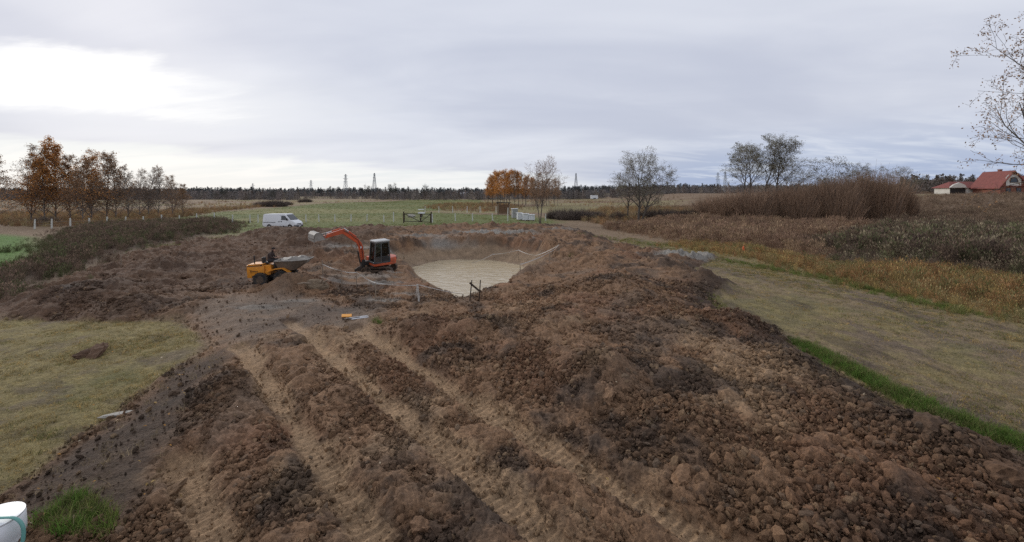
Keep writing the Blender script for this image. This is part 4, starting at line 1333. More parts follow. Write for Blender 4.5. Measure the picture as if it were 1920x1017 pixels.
PYL = pylon_mesh()
for i, (u, vt, d, lab) in enumerate([(474, 344, 1150, 'small steel pylon beyond the wood, first of the line'), (583, 338, 900, 'steel lattice pylon over the far wood, second of the line'), (648, 327, 700, 'steel lattice pylon tallest beside the wide round tree'),
                                     (702, 325, 700, 'slim steel pylon at the end of the line'), (1080, 325, 800, 'steel pylon between russet grove and willow'), (1346, 324, 800, 'steel pylon just before the thicket trees'), (1360, 322, 900, 'steel pylon partly behind the thicket trees'), (1318, 346, 1300, 'far small pylon on the wooded horizon')]):
    x = at_depth(u, d); z0 = gz(x, d); h = CAMH + (HOR - vt) / FPX * d - z0
    o = empty('power_pylon', (x, d, z0), 0.9 + 0.2 * i); o.scale = (h / 34,) * 3
    for nm, me in zip(('tower', 'crossarm'), PYL): link(nm, me, o)
    tag(o, lab, 'pylon', 'pylons on the horizon')

# ------------------------------------------------------------------ buildings


def gable_house(name, x, y, z, rz, w, l, wall_h, roof_h, wall_m, roof_m, label, over=0.5):
    """ridge along local y, gable towards -y"""
    o = empty(name, (x, y, z), rz)
    g = Geo()
    g.prism([(-w / 2, 0), (w / 2, 0), (w / 2, wall_h), (0, wall_h + roof_h - .15), (-w / 2, wall_h)], -l / 2, l / 2)
    g.obj('wall', wall_m, o)
    g = Geo()
    k = roof_h / (w / 2)
    for s in (-1, 1):
        e = w / 2 + over
        a, b = (s * e, wall_h - over * k), (0, wall_h + roof_h)
        g.prism([a, b, (b[0], b[1] + .25), (a[0], a[1] + .25)], -l / 2 - over, l / 2 + over)
    r_ = g.obj('roof', roof_m, o)
    return tag(o, label, 'house' if wall_h > 3 else 'building'), r_


def window(parent, x, y, z, w, h, arch=False):
    """flat window on a -y wall"""
    f = Geo(); f.box((x, y - .03, z), (w + .24, .10, h + .24))
    fr = f.obj('window', M['wood_dark'], parent, bevel=.01)
    p = Geo(); p.box((x, y - .09, z), (w, .04, h)); p.obj('pane', M['dark_glass'], fr)
    f = Geo(); f.box((x, y - .13, z), (.07, .05, h)); f.obj('glazing_bar', M['wood'], fr)
    f = Geo(); f.box((x, y - .14, z - h / 2 - .16), (w + .5, .22, .08)); f.obj('sill', M['concrete'], fr)


# red-roofed house on the rise
hx, hy = at_depth(1872, 140), 140.0
house, roof = gable_house('brick_house', hx, hy, 4.75, -0.25, 6.6, 11, 3.0, 4.6, M['brick_red'], M['roof_red'], 'brick house with steep red roof and cream arched gable', over=0.7)
g = Geo(); g.prism([(-1.9, 3.05), (1.9, 3.05), (1.9, 5.6), (1.2, 6.5), (-1.2, 6.5), (-1.9, 5.6)], -5.62, -5.5); g.obj('gable_panel', M['plaster'], house)
g = Geo()
g.prism([(1.0 * math.cos(a), 4.6 + 1.15 * math.sin(a)) for a in [k * math.pi / 10 for k in range(11)]] + [(-1.0, 4.0), (1.0, 4.0)], -5.72, -5.62)
wnd = g.obj('arched_window', M['wood_dark'], house)
g = Geo(); g.prism([(.8 * math.cos(a), 4.6 + .95 * math.sin(a)) for a in [k * math.pi / 10 for k in range(11)]] + [(-.8, 4.15), (.8, 4.15)], -5.75, -5.72); g.obj('pane', M['dark_glass'], wnd)
for wx_ in (-1.3, 1.3): window(house, wx_, -5.5, 1.7, 1.0, 1.1)
g = Geo(); g.box((0, -5.75, 2.95), (7.0, .5, .22)); g.obj('cornice', M['roof_red'], house)
g = Geo(); g.box((1.1, 1, 7.6), (.7, .9, 1.6)); g.box((1.1, 1, 8.45), (.85, 1.05, .14)); g.obj('chimney', M['brick_red'], roof, bevel=.02)
g = Geo(); g.prism([(-6.2, 2.0), (0, 6.9), (6.2, 2.0), (6.2, 2.25), (0, 7.2), (-6.2, 2.25)], 3.6, 12.6); 
wing = empty('house_wing', (0, 0, 0)); wing.parent = house; wing.location = (4.5, 1.5, 0); wing.rotation_euler = (0, 0, math.radians(90))
bpy.data.objects.remove(wing)
g = Geo(); g.prism([(-3.6, 0), (3.6, 0), (3.6, 2.8), (0, 5.9), (-3.6, 2.8)], 3.2, 13.0)
wg = g.obj('wing', M['brick_red'], house, loc=(0, 1.2, 0), rot=(0, 0, math.radians(-90)))
g = Geo()
for s in (-1, 1): g.prism([(s * 4.3, 2.2), (0, 6.1), (0, 6.35), (s * 4.3, 2.45)], 3.0, 13.6)
g.obj('wing_roof', M['roof_red'], wg)
g = Geo(); g.prism([(-2.6, 0), (2.6, 0), (2.6, 2.0), (0, 3.3), (-2.6, 2.0)], -4.3, -2.0)
pr = g.obj('porch', M['plaster'], house, loc=(7.4, 1.2, 0))
g = Geo()
for s in (-1, 1): g.prism([(s * 3.1, 1.75), (0, 3.45), (0, 3.7), (s * 3.1, 2.0)], -4.7, -1.9)
g.obj('porch_roof', M['roof_red'], pr)
g = Geo(); g.lathe([(.72, -.05), (.72, .05)], (0, -4.33, 1.75), 'y', 18); g.obj('round_window', M['dark_glass'], pr)

# garage with hipped red roof
gx, gy = at_depth(1800, 150), 150.0
o = empty('garage', (gx, gy, 4.75), -0.15)
g = Geo(); g.box((0, 0, 1.25), (11.2, 6.5, 2.5)); g.obj('wall', M['plaster'], o)
g = Geo(); g.add([(-6.3, -3.9, 2.45), (6.3, -3.9, 2.45), (6.3, 3.9, 2.45), (-6.3, 3.9, 2.45), (-3.2, 0, 4.7), (3.6, 0, 4.7)], [(3, 2, 1, 0), (0, 1, 5, 4), (1, 2, 5), (2, 3, 4, 5), (3, 0, 4)]); g.obj('roof', M['roof_red'], o)
g = Geo(); g.prism([(-6.1, 2.55), (-.9, 2.55), (-1.7, 3.6), (-3.2, 4.3), (-4.9, 3.6)], -4.0, -3.4); g.obj('gable', M['plaster'], o)
g = Geo(); g.box((-3.3, -3.33, 1.15), (4.6, .2, 2.3)); dr = g.obj('garage_door', M['dark_open'], o, bevel=.02)
g = Geo(); g.box((-3.3, -3.45, 1.15), (.1, .05, 2.2)); g.obj('door_post', M['wood_dark'], dr)
tag(o, 'low cream garage with red hipped roof and dark wide door', 'garage')

# white and red farm building in the far middle
fx, fy = at_depth(864, 430), 430.0
o = empty('farm_building', (fx, fy, gz(fx, fy)), 0.1)
g = Geo(); g.box((2, 0, 2.0), (12, 7, 4.0)); g.obj('wall', M['grey_wall'], o)
g = Geo(); g.prism([(-4.2, 4.0), (8.2, 4.0), (8.2, 4.4), (7.4, 6.4), (-3.6, 6.4), (-4.2, 4.4)], -4, 4); g.obj('roof', M['white_plastic'], o)
g = Geo(); g.box((-7, 0, 2), (6, 6, 4.0)); an = g.obj('annex', M['brick_red'], o)
g = Geo(); g.prism([(-10.3, 4.0), (-3.9, 4.0), (-5, 6.3), (-9.2, 6.3)], -3.5, 3.3); g.obj('annex_roof', M['roof_red'], an)
for k in range(3):
    g = Geo(); g.box((-1.2 + k * 3, -3.55, 1.9), (2.0, .15, 2.2)); g.obj('window', M['dark_glass'], o)
tag(o, 'white-roofed farm building with small red annex at the far wood', 'building')
for u, d, w, h, lab in ((1114, 330, 5.2, 2.6, 'white box trailer parked on the far tan field'), (1350, 420, 12, 4.0, 'pale flat barn by the wood behind the willow')):
    bx = at_depth(u, d)
    o = empty('white_barn' if w > 6 else 'box_trailer', (bx, d, gz(bx, d)), 0.1)
    g = Geo(); g.box((0, 0, h * .5 + .3), (w, 2.6 if w < 6 else 7, h)); g.obj('body', M['white_plastic'], o, bevel=.05)
    if w < 6:
        for s in (-1, 1):
            for q in (-.5, .5):
                t = Geo(); t.lathe([(.45, -.12), (.45, .12)], (q, s * 1.3, .45), 'y', 14); t.obj('wheel', M['rubber'], o)
        t = Geo(); t.tube([(w / 2, 0, .5), (w / 2 + 1.3, 0, .45)], .07, 6); t.obj('drawbar', M['black'], o)
    else:
        t = Geo(); t.prism([(-w / 2 - .3, h + .3), (w / 2 + .3, h + .3), (w / 2 - .8, h + 1.4), (-w / 2 + .8, h + 1.4)], -3.8, 3.8); t.obj('roof', M['cab_roof'], o)
        t = Geo(); t.box((0, -3.6, 1.6), (3.2, .15, 2.9)); t.obj('door', M['dark_open'], o)
    tag(o, lab, 'trailer' if w < 6 else 'barn')

# ------------------------------------------------------------------ fences, gate, hives
POST = None


def fence_post(u, d, h, label, group):
    global POST
    x = at_depth(u, d)
    if POST is None:
        g = Geo(); g.box((0, 0, 0.55), (.20, .16, 1.5), taper=0.8); POST = g.mesh('fence_post', M['concrete'], bevel=.02)
    o = link('fence_post', POST, loc=(x, d, gz(x, d)), rot=(R.gauss(0, .03), R.gauss(0, .03), R.uniform(0, 1)), scale=(1, 1, h / 1.3))
    return tag(o, label, 'fence post', group)


for u, vb in [(65, 430), (97, 429), (132, 427), (167, 427), (200, 423), (235, 423), (269, 422), (303, 422), (336, 419), (369, 420), (402, 420), (436, 419), (469, 418), (484, 418)]:
    fence_post(u, FPX * CAMH / (vb - HOR), 1.5, 'short whitish concrete fence post along the pasture below the birches', 'pasture posts below the birches')
for u, vb in [(574, 417), (598, 416), (628, 416), (658, 415), (688, 415), (720, 417), (738, 416)]:
    fence_post(u, FPX * CAMH / (vb - HOR), 1.4 if u != 738 else 1.9, 'whitish concrete fence post between the white van and the gate', 'pasture posts between van and gate')
for u, vb, h in [(811, 418, 1.6), (854, 415, 1.5), (886, 415, 1.5), (924, 415, 1.5), (952, 415, 2.6), (1023, 414, 1.4), (985, 414, 1.3)]:
    fence_post(u, FPX * CAMH / (vb - HOR), h, 'pale fence post in the row between gate and forked tree', 'posts between gate and forked tree')
for u in (797, 823, 849, 876, 900, 930):
    fence_post(u, 118, 1.8, 'pale post of the second fence beyond the gate', 'posts of the second fence')


def wire(name, pts, label, cat='fence wire'):
    g = Geo()
    pts = [(x, y, gz(x, y) + 1.05) for x, y in pts]
    for dz in (0, -.4):
        g.tube([(a, b, c + dz) for a, b, c in pts], .008, 3, cap=False)
    return tag(g.obj(name, M['pylon'], recalc=False), label, cat)


wire('fence_wire', [(at_depth(u, FPX * CAMH / (vb - HOR)), FPX * CAMH / (vb - HOR)) for u, vb in [(65, 430), (167, 427), (269, 422), (402, 420), (484, 418), (574, 417), (658, 415), (738, 416)]], 'thin double wire strung along the pasture posts')

# double-leaf gate
ga, gb = Vector((at_depth(757, 78), 78, 0)), Vector((at_depth(808.5, 76), 76, 0))
gdir = (gb - ga); glen = gdir.length
o = empty('field_gate', (ga.x, ga.y, gz(ga.x, ga.y) + 0.05), math.atan2(gdir.y, gdir.x))
for xx in (0, glen):
    g = Geo(); g.box((xx, 0, .9), (.17, .17, 2.3)); g.obj('post', M['gate'], o, bevel=.02)
mid = glen * 0.62
for x0, x1, flip in ((.12, mid - .05, 0), (mid + .05, glen - .12, 1)):
    g = Geo()
    for z in (.25, 1.65): g.bar((x0, 0, z), (x1, 0, z), .09, .12)
    for xx in (x0, x1): g.bar((xx, 0, .2), (xx, 0, 1.7), .13, .13)
    lf = g.obj('gate_leaf', M['gate'], o)
    g = Geo(); g.bar((x0, 0.01, .25 if flip else 1.65), (x1, 0.01, 1.65 if flip else .25), .07, .10); g.obj('brace', M['gate'], lf)
    g = Geo()
    for k in range(1, 12):
        xx = x0 + (x1 - x0) * k / 12; g.tube([(xx, -.04, .25), (xx, -.04, 1.65)], .006, 3)
    for k in range(1, 6): g.tube([(x0, -.04, .25 + 1.4 * k / 6), (x1, -.04, .25 + 1.4 * k / 6)], .006, 3)
    g.obj('wire_mesh', M['pylon'], lf)
g = Geo(); g.box((mid, -.1, 1.0), (.25, .06, .08)); g.obj('latch', M['steel'], o)
tag(o, 'dark brown double field gate with diagonal braces', 'gate')

# pale hives / boxes near the forked tree and the small timber frame
for k, (u, d, s, lab) in enumerate([(965, 93, (1.2, 1.0, 1.9), 'tall grey-white hive with flat lid by the timber frame'), (974, 86, (.95, .9, 1.25), 'white hive box in the middle of the hive row'),
                                    (985, 85, (1.1, 1.0, 1.15), 'white hive box with grey lid beside the middle one'), (996, 85, (1.2, 1.0, 1.0), 'low white hive box close to the forked tree')]):
    x = at_depth(u, d)
    o = empty('hive_box', (x, d, gz(x, d) + .15), 0.25)
    for zz in (0.0, .5):
        g = Geo(); g.box((0, 0, s[2] * (.25 + zz)), (s[0] - .02 * (zz > 0), s[1], s[2] * .49)); g.obj('body', M['white_plastic'] if k else M['grey_wall'], o, bevel=.02)
    g = Geo(); g.box((0, 0, s[2] * 1.0 + .06), (s[0] + .2, s[1] + .2, .12)); g.obj('lid', M['white_plastic'], o, bevel=.02)
    for sx in (-1, 1):
        g = Geo(); g.box((sx * s[0] * .35, 0, -.1), (.1, s[1], .22)); g.obj('foot', M['wood'], o)
    tag(o, lab, 'hive', 'white hives')
x, d = at_depth(944, 108), 108
o = empty('timber_frame', (x, d, gz(x, d)), 0.1)
for sx in (-1.4, 1.4):
    for sy in (-1, 1):
        g = Geo(); g.box((sx, sy, 1.5), (.2, .2, 3.2)); g.obj('post', M['wood'], o)
for k in range(12):
    g = Geo(); g.box((0, -1.12, .35 + k * .19), (2.6, .05, .17)); g.obj('board', M['wood_red'], o)
g = Geo(); g.prism([(-1.8, 3.0), (1.8, 3.0), (1.8, 3.15), (-1.8, 3.25)], -1.4, 1.4); g.obj('roof', M['wood_dark'], o)
tag(o, 'small timber hut frame with brown boards behind the hives', 'hut')
# a pale low trailer and straw heap seen over the gate
x, d = at_depth(790, 98), 98
o = empty('farm_trailer', (x, d, gz(x, d)), 0.2)
g = Geo(); g.box((0, 0, .85), (1.5, 1.0, .45)); g.obj('tub', M['white_plastic'], o, bevel=.05)
g = Geo(); g.box((-.1, 0, 1.7), (1.3, 1.0, .1)); g.obj('canopy', M['white_plastic'], o, bevel=.02)
for sx in (-.6, .45):
    for sy in (-.42, .42):
        g = Geo(); g.tube([(sx, sy, 1.0), (sx, sy, 1.68)], .025, 5); g.obj('strut', M['steel'], o)
for s in (-1, 1):
    g = Geo(); g.lathe([(.3, -.08), (.33, 0), (.3, .08)], (0, s * .58, .32), 'y', 16); g.obj('wheel', M['rubber'], o)
tag(o, 'small pale trailer with flat canopy seen over the gate', 'trailer')
o = link('straw_heap', clod_mesh(77, M['stone'], 3, True), loc=(at_depth(772, 97), 97, gz(at_depth(772, 97), 97) + .3), scale=(1.1, .8, .9))
tag(o, 'pale rounded heap behind the gate next to the trailer', 'heap')

# ------------------------------------------------------------------ person builder


def seated_person(name, parent_loc, rz, label, reach=0.45, hand_z=0.42, lean=0.12, scale=1.0):
    """sits with the hips at the origin, faces +x; one skinned body"""
    o = empty(name, parent_loc, rz); o.scale = (scale,) * 3
    V, E, Rd = [], [], []

    def add(p, r, prev=None):
        V.append(p); Rd.append(r)
        if prev is not None: E.append((prev, len(V) - 1))
        return len(V) - 1
    hip = add((0, 0, .10), .155)
    wst = add((.02 + lean * .2, 0, .26), .135, hip)
    cst = add((.03 + lean * .6, 0, .43), .150, wst)
    shd = add((.03 + lean, 0, .55), .105, cst)
    nck = add((.05 + lean * 1.2, 0, .63), .058, shd)
    hd0 = add((.08 + lean * 1.35, 0, .70), .085, nck)
    hd1 = add((.09 + lean * 1.45, 0, .80), .098, hd0)
    hd2 = add((.08 + lean * 1.45, 0, .88), .075, hd1)
    fingers = []
    for s in (-1, 1):
        a = add((.03 + lean, s * .19, .53), .068, shd)
        e = add((.12 + lean, s * .26, .30), .052, a)
        w = add((reach, s * .18, hand_z), .036, e)
        fingers.append((w, s))
        k = add((.16, s * .11, .09), .092, hip)
        kn = add((.46, s * .15, .12), .072, k)
        an = add((.50, s * .15, -.28), .048, kn)
        add((.64, s * .15, -.33), .042, an)
    me = bpy.data.meshes.new('body'); me.from_pydata(V, E, [])
    me.materials.append(M['jacket'])
    body = link('body', me, o)
    sk = body.modifiers.new('skin', 'SKIN')
    for i, sv in enumerate(me.skin_vertices[0].data):
        sv.radius = (Rd[i], Rd[i] * (1.25 if i in (1, 2) else 1.0)); sv.use_root = (i == 0)
    body.modifiers.new('smooth', 'SUBSURF').levels = 1
    body.modifiers['smooth'].render_levels = 2
    sk.use_smooth_shade = True
    hx, hz = .09 + lean * 1.45, .80
    for w, s in fingers:
        V2, E2, R2 = [(V[w][0] - .02, V[w][1], V[w][2]), (V[w][0] + .05, V[w][1] - s * .005, V[w][2] + .005)], [(0, 1)], [.03, .034]
        for f, ln in enumerate((.030, .034, .032, .026)):
            b = len(V2); yy = V[w][1] + (f - 1.5) * .021
            V2 += [(V[w][0] + .085, yy, V[w][2] + .01), (V[w][0] + .085 + ln, yy, V[w][2] - .012), (V[w][0] + .075 + ln, yy, V[w][2] - .045)]
            E2 += [(1, b), (b, b + 1), (b + 1, b + 2)]; R2 += [.010, .009, .008]
        b = len(V2)
        V2 += [(V[w][0] + .03, V[w][1] - s * .045, V[w][2]), (V[w][0] + .07, V[w][1] - s * .055, V[w][2] - .025)]
        E2 += [(0, b), (b, b + 1)]; R2 += [.012, .010]
        hm = bpy.data.meshes.new('hand'); hm.from_pydata(V2, E2, []); hm.materials.append(M['skin'])
        ho = link('hand', hm, o); k2 = ho.modifiers.new('skin', 'SKIN')
        for i, sv in enumerate(hm.skin_vertices[0].data): sv.radius = (R2[i],) * 2; sv.use_root = (i == 0)
        k2.use_smooth_shade = True
        ho.modifiers.new('smooth', 'SUBSURF').levels = 1
    # face with brow, nose and chin over the front of the head, ears, cap
    g = Geo()
    vs, fs = [], []
    for i in range(9):
        for j in range(9):
            a = (j - 4) / 4 * 1.15; t = i / 8
            rad = .098 + .006 * math.sin(t * 3.1)
            if abs(j - 4) <= 0 and 3 <= i <= 5: rad += .022 * (1 - abs(i - 3.4) / 2.2)
            if i == 2 and abs(j - 4) <= 1: rad += .004
            if i == 6 and abs(j - 4) in (1, 2): rad -= .010
            z = hz - .125 + t * .15
            k = 1 - .35 * max(0, .35 - t)
            vs.append((hx + rad * math.cos(a) * k, rad * .86 * math.sin(a) * k, z))
    fs = [(i * 9 + j, i * 9 + j + 1, (i + 1) * 9 + j + 1, (i + 1) * 9 + j) for i in range(8) for j in range(8)]
    g.add(vs, fs)
    for s in (-1, 1): g.tube([(hx - .01, s * .088, hz - .05), (hx - .012, s * .102, hz - .02), (hx - .01, s * .094, hz + .01)], [.008, .016, .010], 6)
    g.obj('face', M['skin'], o, smooth=True, recalc=False)
    g = Geo(); g.lathe([(.108, 0), (.112, .04), (.095, .09), (.05, .115), (.01, .12)], (hx - .005, 0, hz + .015), 'z', 16)
    g.box((hx + .12, 0, hz + .02), (.11, .13, .015)); g.obj('cap', M['cap'], o, smooth='angle')
    # trousers shell over the thighs
    g = Geo()
    for s in (-1, 1):
        g.tube([(.02, s * .09, .09), (.16, s * .11, .10), (.46, s * .15, .125), (.50, s * .15, .03), (.51, s * .15, -.24)], [.12, .105, .085, .078, .066], 10)
    g.obj('trousers', M['trousers'], o, smooth='angle')
    g = Geo()
    for s in (-1, 1): g.prism([(.42, -.36), (.72, -.36), (.72, -.31), (.62, -.27), (.56, -.20), (.44, -.20)], s * .15 - .05, s * .15 + .05)
    g.obj('boots', M['rubber'], o, bevel=.012)
    return tag(o, label, 'person')


# ------------------------------------------------------------------ excavator
def arc(cx, cz, r, a0, a1, n):
    return [(cx + r * math.cos(math.radians(a0 + (a1 - a0) * k / n)), cz + r * math.sin(math.radians(a0 + (a1 - a0) * k / n))) for k in range(n + 1)]


def excavator(loc, heading, swing):
    o = empty('excavator', loc, heading, tilt=(math.radians(-2), math.radians(2)))
    # undercarriage may stand at another angle than the house
    U = empty('undercarriage', (0, 0, 0)); U.parent = o; U.rotation_euler = (0, 0, swing)
    g = Geo(); g.box((0, 0, .34), (1.1, .9, .26)); g.lathe([(.36, .42), (.38, .46), (.38, .62), (.34, .66)], (0, 0, 0), 'z', 24)
    g.obj('track_frame', M['black'], U, bevel=.02)
    for s in (-1, 1):
        prof_o = arc(.82, .27, .27, -90, 90, 9) + arc(-.82, .27, .27, 90, 270, 9)
        prof_i = arc(.82, .27, .21, -90, 90, 9) + arc(-.82, .27, .21, 90, 270, 9)
        g = Geo(); n = len(prof_o); y0, y1 = s * .52, s * .86
        vs = [(x, y0, z) for x, z in prof_o] + [(x, y1, z) for x, z in prof_o] + [(x, y0, z) for x, z in prof_i] + [(x, y1, z) for x, z in prof_i]
        fs = []
        for i in range(n):
            j = (i + 1) % n
            fs += [(i, j, n + j, n + i), (2 * n + i, 3 * n + i, 3 * n + j, 2 * n + j), (i, 2 * n + i, 2 * n + j, j), (n + i, n + j, 3 * n + j, 3 * n + i)]
        g.add(vs, fs)
        # pads round the loop
        per = []
        for k in range(20): per.append((-.82 + 1.64 * k / 19, .0, 0)); per.append((-.82 + 1.64 * k / 19, .54, 0))
        for a in range(-75, 80, 25):
            per.append((.82 + .27 * math.cos(math.radians(a)), .27 + .27 * math.sin(math.radians(a)), math.radians(90 - a)))
            per.append((-.82 - .27 * math.cos(math.radians(a)), .27 + .27 * math.sin(math.radians(a)), math.radians(a - 90)))
        for px, pz, an in per:
            g.box((px, s * .69, pz), (.035, .35, .045), Matrix.Rotation(an, 3, 'Y'))
        tr = g.obj('track', M['tracks'], U)
        for xx in (-.82, .82):
            w = Geo(); w.lathe([(.12, -.13), (.21, -.12), (.21, .12), (.12, .13)], (xx, s * .69, .27), 'y', 18); w.obj('sprocket', M['tracks'], tr)
        for xx in (-.45, -.15, .15, .45):
            w = Geo(); w.lathe([(.08, -.11), (.08, .11)], (xx, s * .69, .13), 'y', 12); w.obj('roller', M['tracks'], tr)
        w = Geo(); w.box((0, s * .69, .29), (1.35, .2, .14)); w.obj('side_beam', M['tracks'], tr, bevel=.02)
    g = Geo(); g.prism([(1.42, .02), (1.50, .02), (1.47, .22), (1.52, .46), (1.44, .46), (1.38, .24)], -.9, .9)
    bl = g.obj('blade', M['tracks'], U, bevel=.01)
    for s in (-1, 1):
        w = Geo(); w.bar((.55, s * .38, .30), (1.42, s * .42, .22), .09, .12); w.obj('blade_arm', M['tracks'], bl, bevel=.01)
    # house
    g = Geo()
    n = 14
    pts = [(.72, -.80), (.72, .80), (.1, .86)] + [(-.55 + .62 * math.cos(a), .86 * math.sin(a)) for a in [math.pi / 2 + math.pi * k / n for k in range(n + 1)]] + [(.1, -.86)]
    for (z0, z1) in ((.66, .86),):
        vs = [(x, y, z0) for x, y in pts] + [(x, y, z1) for x, y in pts]; m = len(pts)
        g.add(vs, [tuple(range(m))[::-1], tuple(range(m, 2 * m))] + [(i, (i + 1) % m, m + (i + 1) % m, m + i) for i in range(m)])
    house_ = g.obj('deck', M['orange'], o, bevel=.02, smooth=True)
    g = Geo()
    pts = [(-.25, .84), (-.25, -.84)] + [(-.55 + .66 * math.cos(a), .88 * math.sin(a)) for a in [-math.pi / 2 - math.pi * k / n for k in range(n + 1)]]
    m = len(pts); vs = [(x, y, .86) for x, y in pts] + [(x * .97 - .0, y * .96, 1.16) for x, y in pts]
    g.add(vs, [tuple(range(m)), tuple(range(m, 2 * m))[::-1]] + [(i, m + i, m + (i + 1) % m, (i + 1) % m) for i in range(m)])
    cw = g.obj('engine_cover', M['orange'], o, bevel=.05, smooth=True)
    g = Geo()
    for k in range(5): g.box((-1.17, 0, .90 + k * .045), (.08, .7, .02))
    g.obj('grille', M['black'], cw)
    g = Geo(); g.box((.20, -.58, 1.02), (.95, .44, .32)); g.obj('side_cover', M['orange'], o, bevel=.05)
    # cab
    C = empty('cab', (0, 0, 0)); C.parent = o
    cx0, cx1, cy0, cy1, cz0, cz1 = -.42, .72, -.08, .84, .86, 2.32
    cp = [(cx0, cy0), (cx1, cy0), (cx1, cy1), (cx0, cy1)]
    top = [(cx0 + .05, cy0 + .05), (cx1 - .12, cy0 + .05), (cx1 - .12, cy1 - .05), (cx0 + .05, cy1 - .05)]
    g = Geo()
    for (x, y), (tx, ty) in zip(cp, top): g.bar((x, y, cz0), (tx, ty, cz1), .08, .08)
    for i in range(4):
        a, b = cp[i], cp[(i + 1) % 4]; g.bar((*a, cz0 + .04), (*b, cz0 + .04), .08, .10)
        a, b = top[i], top[(i + 1) % 4]; g.bar((*a, cz1 - .02), (*b, cz1 - .02), .08, .09)
    g.bar((.20, cy1 - .0, cz0), (.20, cy1 - .05, cz1), .07, .07)
    g.obj('cab_frame', M['cab'], C, bevel=.015)
    g = Geo(); g.box((.10, .38, cz1 + .07), (1.12, .92, .10)); g.obj('roof', M['cab_roof'], C, bevel=.04, smooth=True)
    def pane(nm, a, b, z0, z1, zt=0.0, mat='glass'):
        g = Geo(); g.add([(*a[0], z0), (*b[0], z0), (*b[1], z1), (*a[1], z1)], [(0, 1, 2, 3)])
        me = g.obj(nm, M[mat], C, recalc=False); md = me.modifiers.new('thickness', 'SOLIDIFY'); md.thickness = .008; return me
    pane('windscreen', (cp[1], top[1]), (cp[2], top[2]), cz0 + .1, cz1 - .06)
    pane('rear_window', (cp[3], top[3]), (cp[0], top[0]), cz0 + .5, cz1 - .06)
    pane('side_window', (cp[0], top[0]), (cp[1], top[1]), cz0 + .4, cz1 - .06)
    dxa, dxb = (cx1 - .05, cy1), (.24, cy1); dta, dtb = (cx1 - .17, cy1 - .05), (.24, cy1 - .05)
    pane('quarter_window', ((.16, cy1), (.16, cy1 - .05)), ((cx0 + .05, cy1), (cx0 + .08, cy1 - .05)), cz0 + .45, cz1 - .06)
    dr = pane('door', (dxa, dta), (dxb, dtb), cz0 + .45, cz1 - .06)
    g = Geo(); g.box(((cx1 + .2) / 2, cy1 + .005, cz0 + .25), (.50, .05, .42)); g.obj('door_panel', M['black'], dr, bevel=.01)
    g = Geo(); g.bar((.30, cy1 + .04, cz0 + .5), (.30, cy1 + .04, cz0 + .72), .03, .03); g.obj('handle', M['black'], dr)
    g = Geo(); g.box(((cx0 + .18) / 2, cy1 - .0, cz0 + .25), (.52, .06, .42)); g.obj('cab_skirt', M['black'], C, bevel=.01)
    g = Geo(); g.box((-.12, .38, 1.18), (.46, .48, .14)); g.box((-.34, .38, 1.52), (.12, .46, .62)); g.obj('seat', M['black'], C, bevel=.04)
    g = Geo(); 
    for yy in (.18, .58): g.tube([(.28, yy, 1.0), (.30, yy, 1.35), (.26, yy, 1.42)], [.02, .015, .03], 6)
    g.obj('control_lever', M['black'], C)
    # boom: profile in x,z, swing bracket in front of the deck
    g = Geo(); g.box((.92, -.30, .78), (.5, .34, .30)); g.lathe([(.11, -.24), (.11, .24)], (1.06, -.30, .72), 'z', 16)
    g.prism([(.95, .62), (1.25, .62), (1.22, 1.05), (1.0, 1.05)], -.46, -.14); g.obj('swing_bracket', M['black'], o, bevel=.02)
    before_arm = set(bpy.data.objects)
    yb0, yb1 = -.40, -.20
    bo = [(1.02, .82), (1.22, .80), (1.30, 1.45), (1.44, 2.02), (1.62, 2.30), (2.70, 3.00), (2.78, 3.16), (2.62, 3.26), (1.48, 2.60), (1.20, 2.28), (1.10, 2.0), (1.04, 1.45)]
    g = Geo(); g.prism(bo, yb0, yb1); bm_ = g.obj('boom', M['orange_boom'], o, bevel=.02)
    st = [(2.52, 3.26), (2.66, 3.36), (2.92, 3.28), (4.30, 2.80), (4.42, 2.70), (4.36, 2.60), (4.24, 2.60), (2.86, 2.98), (2.62, 3.02)]
    g = Geo(); g.prism(st, -.385, -.215); sk_ = g.obj('stick', M['orange_boom'], o, bevel=.02)
    def cyl(nm, a, b, par, r=.055, f=.62):
        a, b = Vector(a), Vector(b); g = Geo(); g.tube([a, a.lerp(b, f)], r, 12); c_ = g.obj('cylinder', M['orange_boom'] if nm != 'boom' else M['black'], par, smooth='angle')
        g = Geo(); g.tube([a.lerp(b, f), b], r * .55, 10); g.obj('rod', M['chrome'], c_, smooth='angle')
    cyl('boom', (1.30, -.30, .80), (1.62, -.30, 2.25), bm_, .06)
    cyl('stick', (1.62, -.30, 2.74), (2.60, -.30, 3.40), sk_, .055)
    cyl('bucket', (2.90, -.30, 3.36), (4.05, -.30, 2.98), sk_, .05)
    g = Geo(); g.bar((4.05, -.38, 2.98), (4.18, -.38, 2.72), .03, .07); g.bar((4.05, -.22, 2.98), (4.18, -.22, 2.72), .03, .07); g.bar((4.05, -.30, 2.98), (4.50, -.30, 2.86), .12, .07)
    lk = g.obj('bucket_link', M['steel'], o, bevel=.01)
    # wide ditching bucket, curled up, its back towards the cab side
    B = [(4.34, 2.60), (4.55, 2.90), (4.80, 3.02), (5.05, 2.98), (5.20, 2.82), (5.24, 2.58), (5.20, 2.42)]
    Bi = [(x * .985 + .06, z * .985 + .025) for x, z in B]
    y0, y1 = -.98, .38
    g = Geo()
    g.prism(B + [(x - .05, z - .045) for x, z in B[::-1]], y0, y1)
    for yy in (y0, y1 - .03): g.prism([(x, z - .01) for x, z in B], yy, yy + .03)
    bk = g.obj('bucket', M['steel'], o)
    g = Geo(); g.bar((5.20, y0, 2.42), (5.20, y1, 2.42), .05, .10); g.obj('cutting_edge', M['steel'], bk)
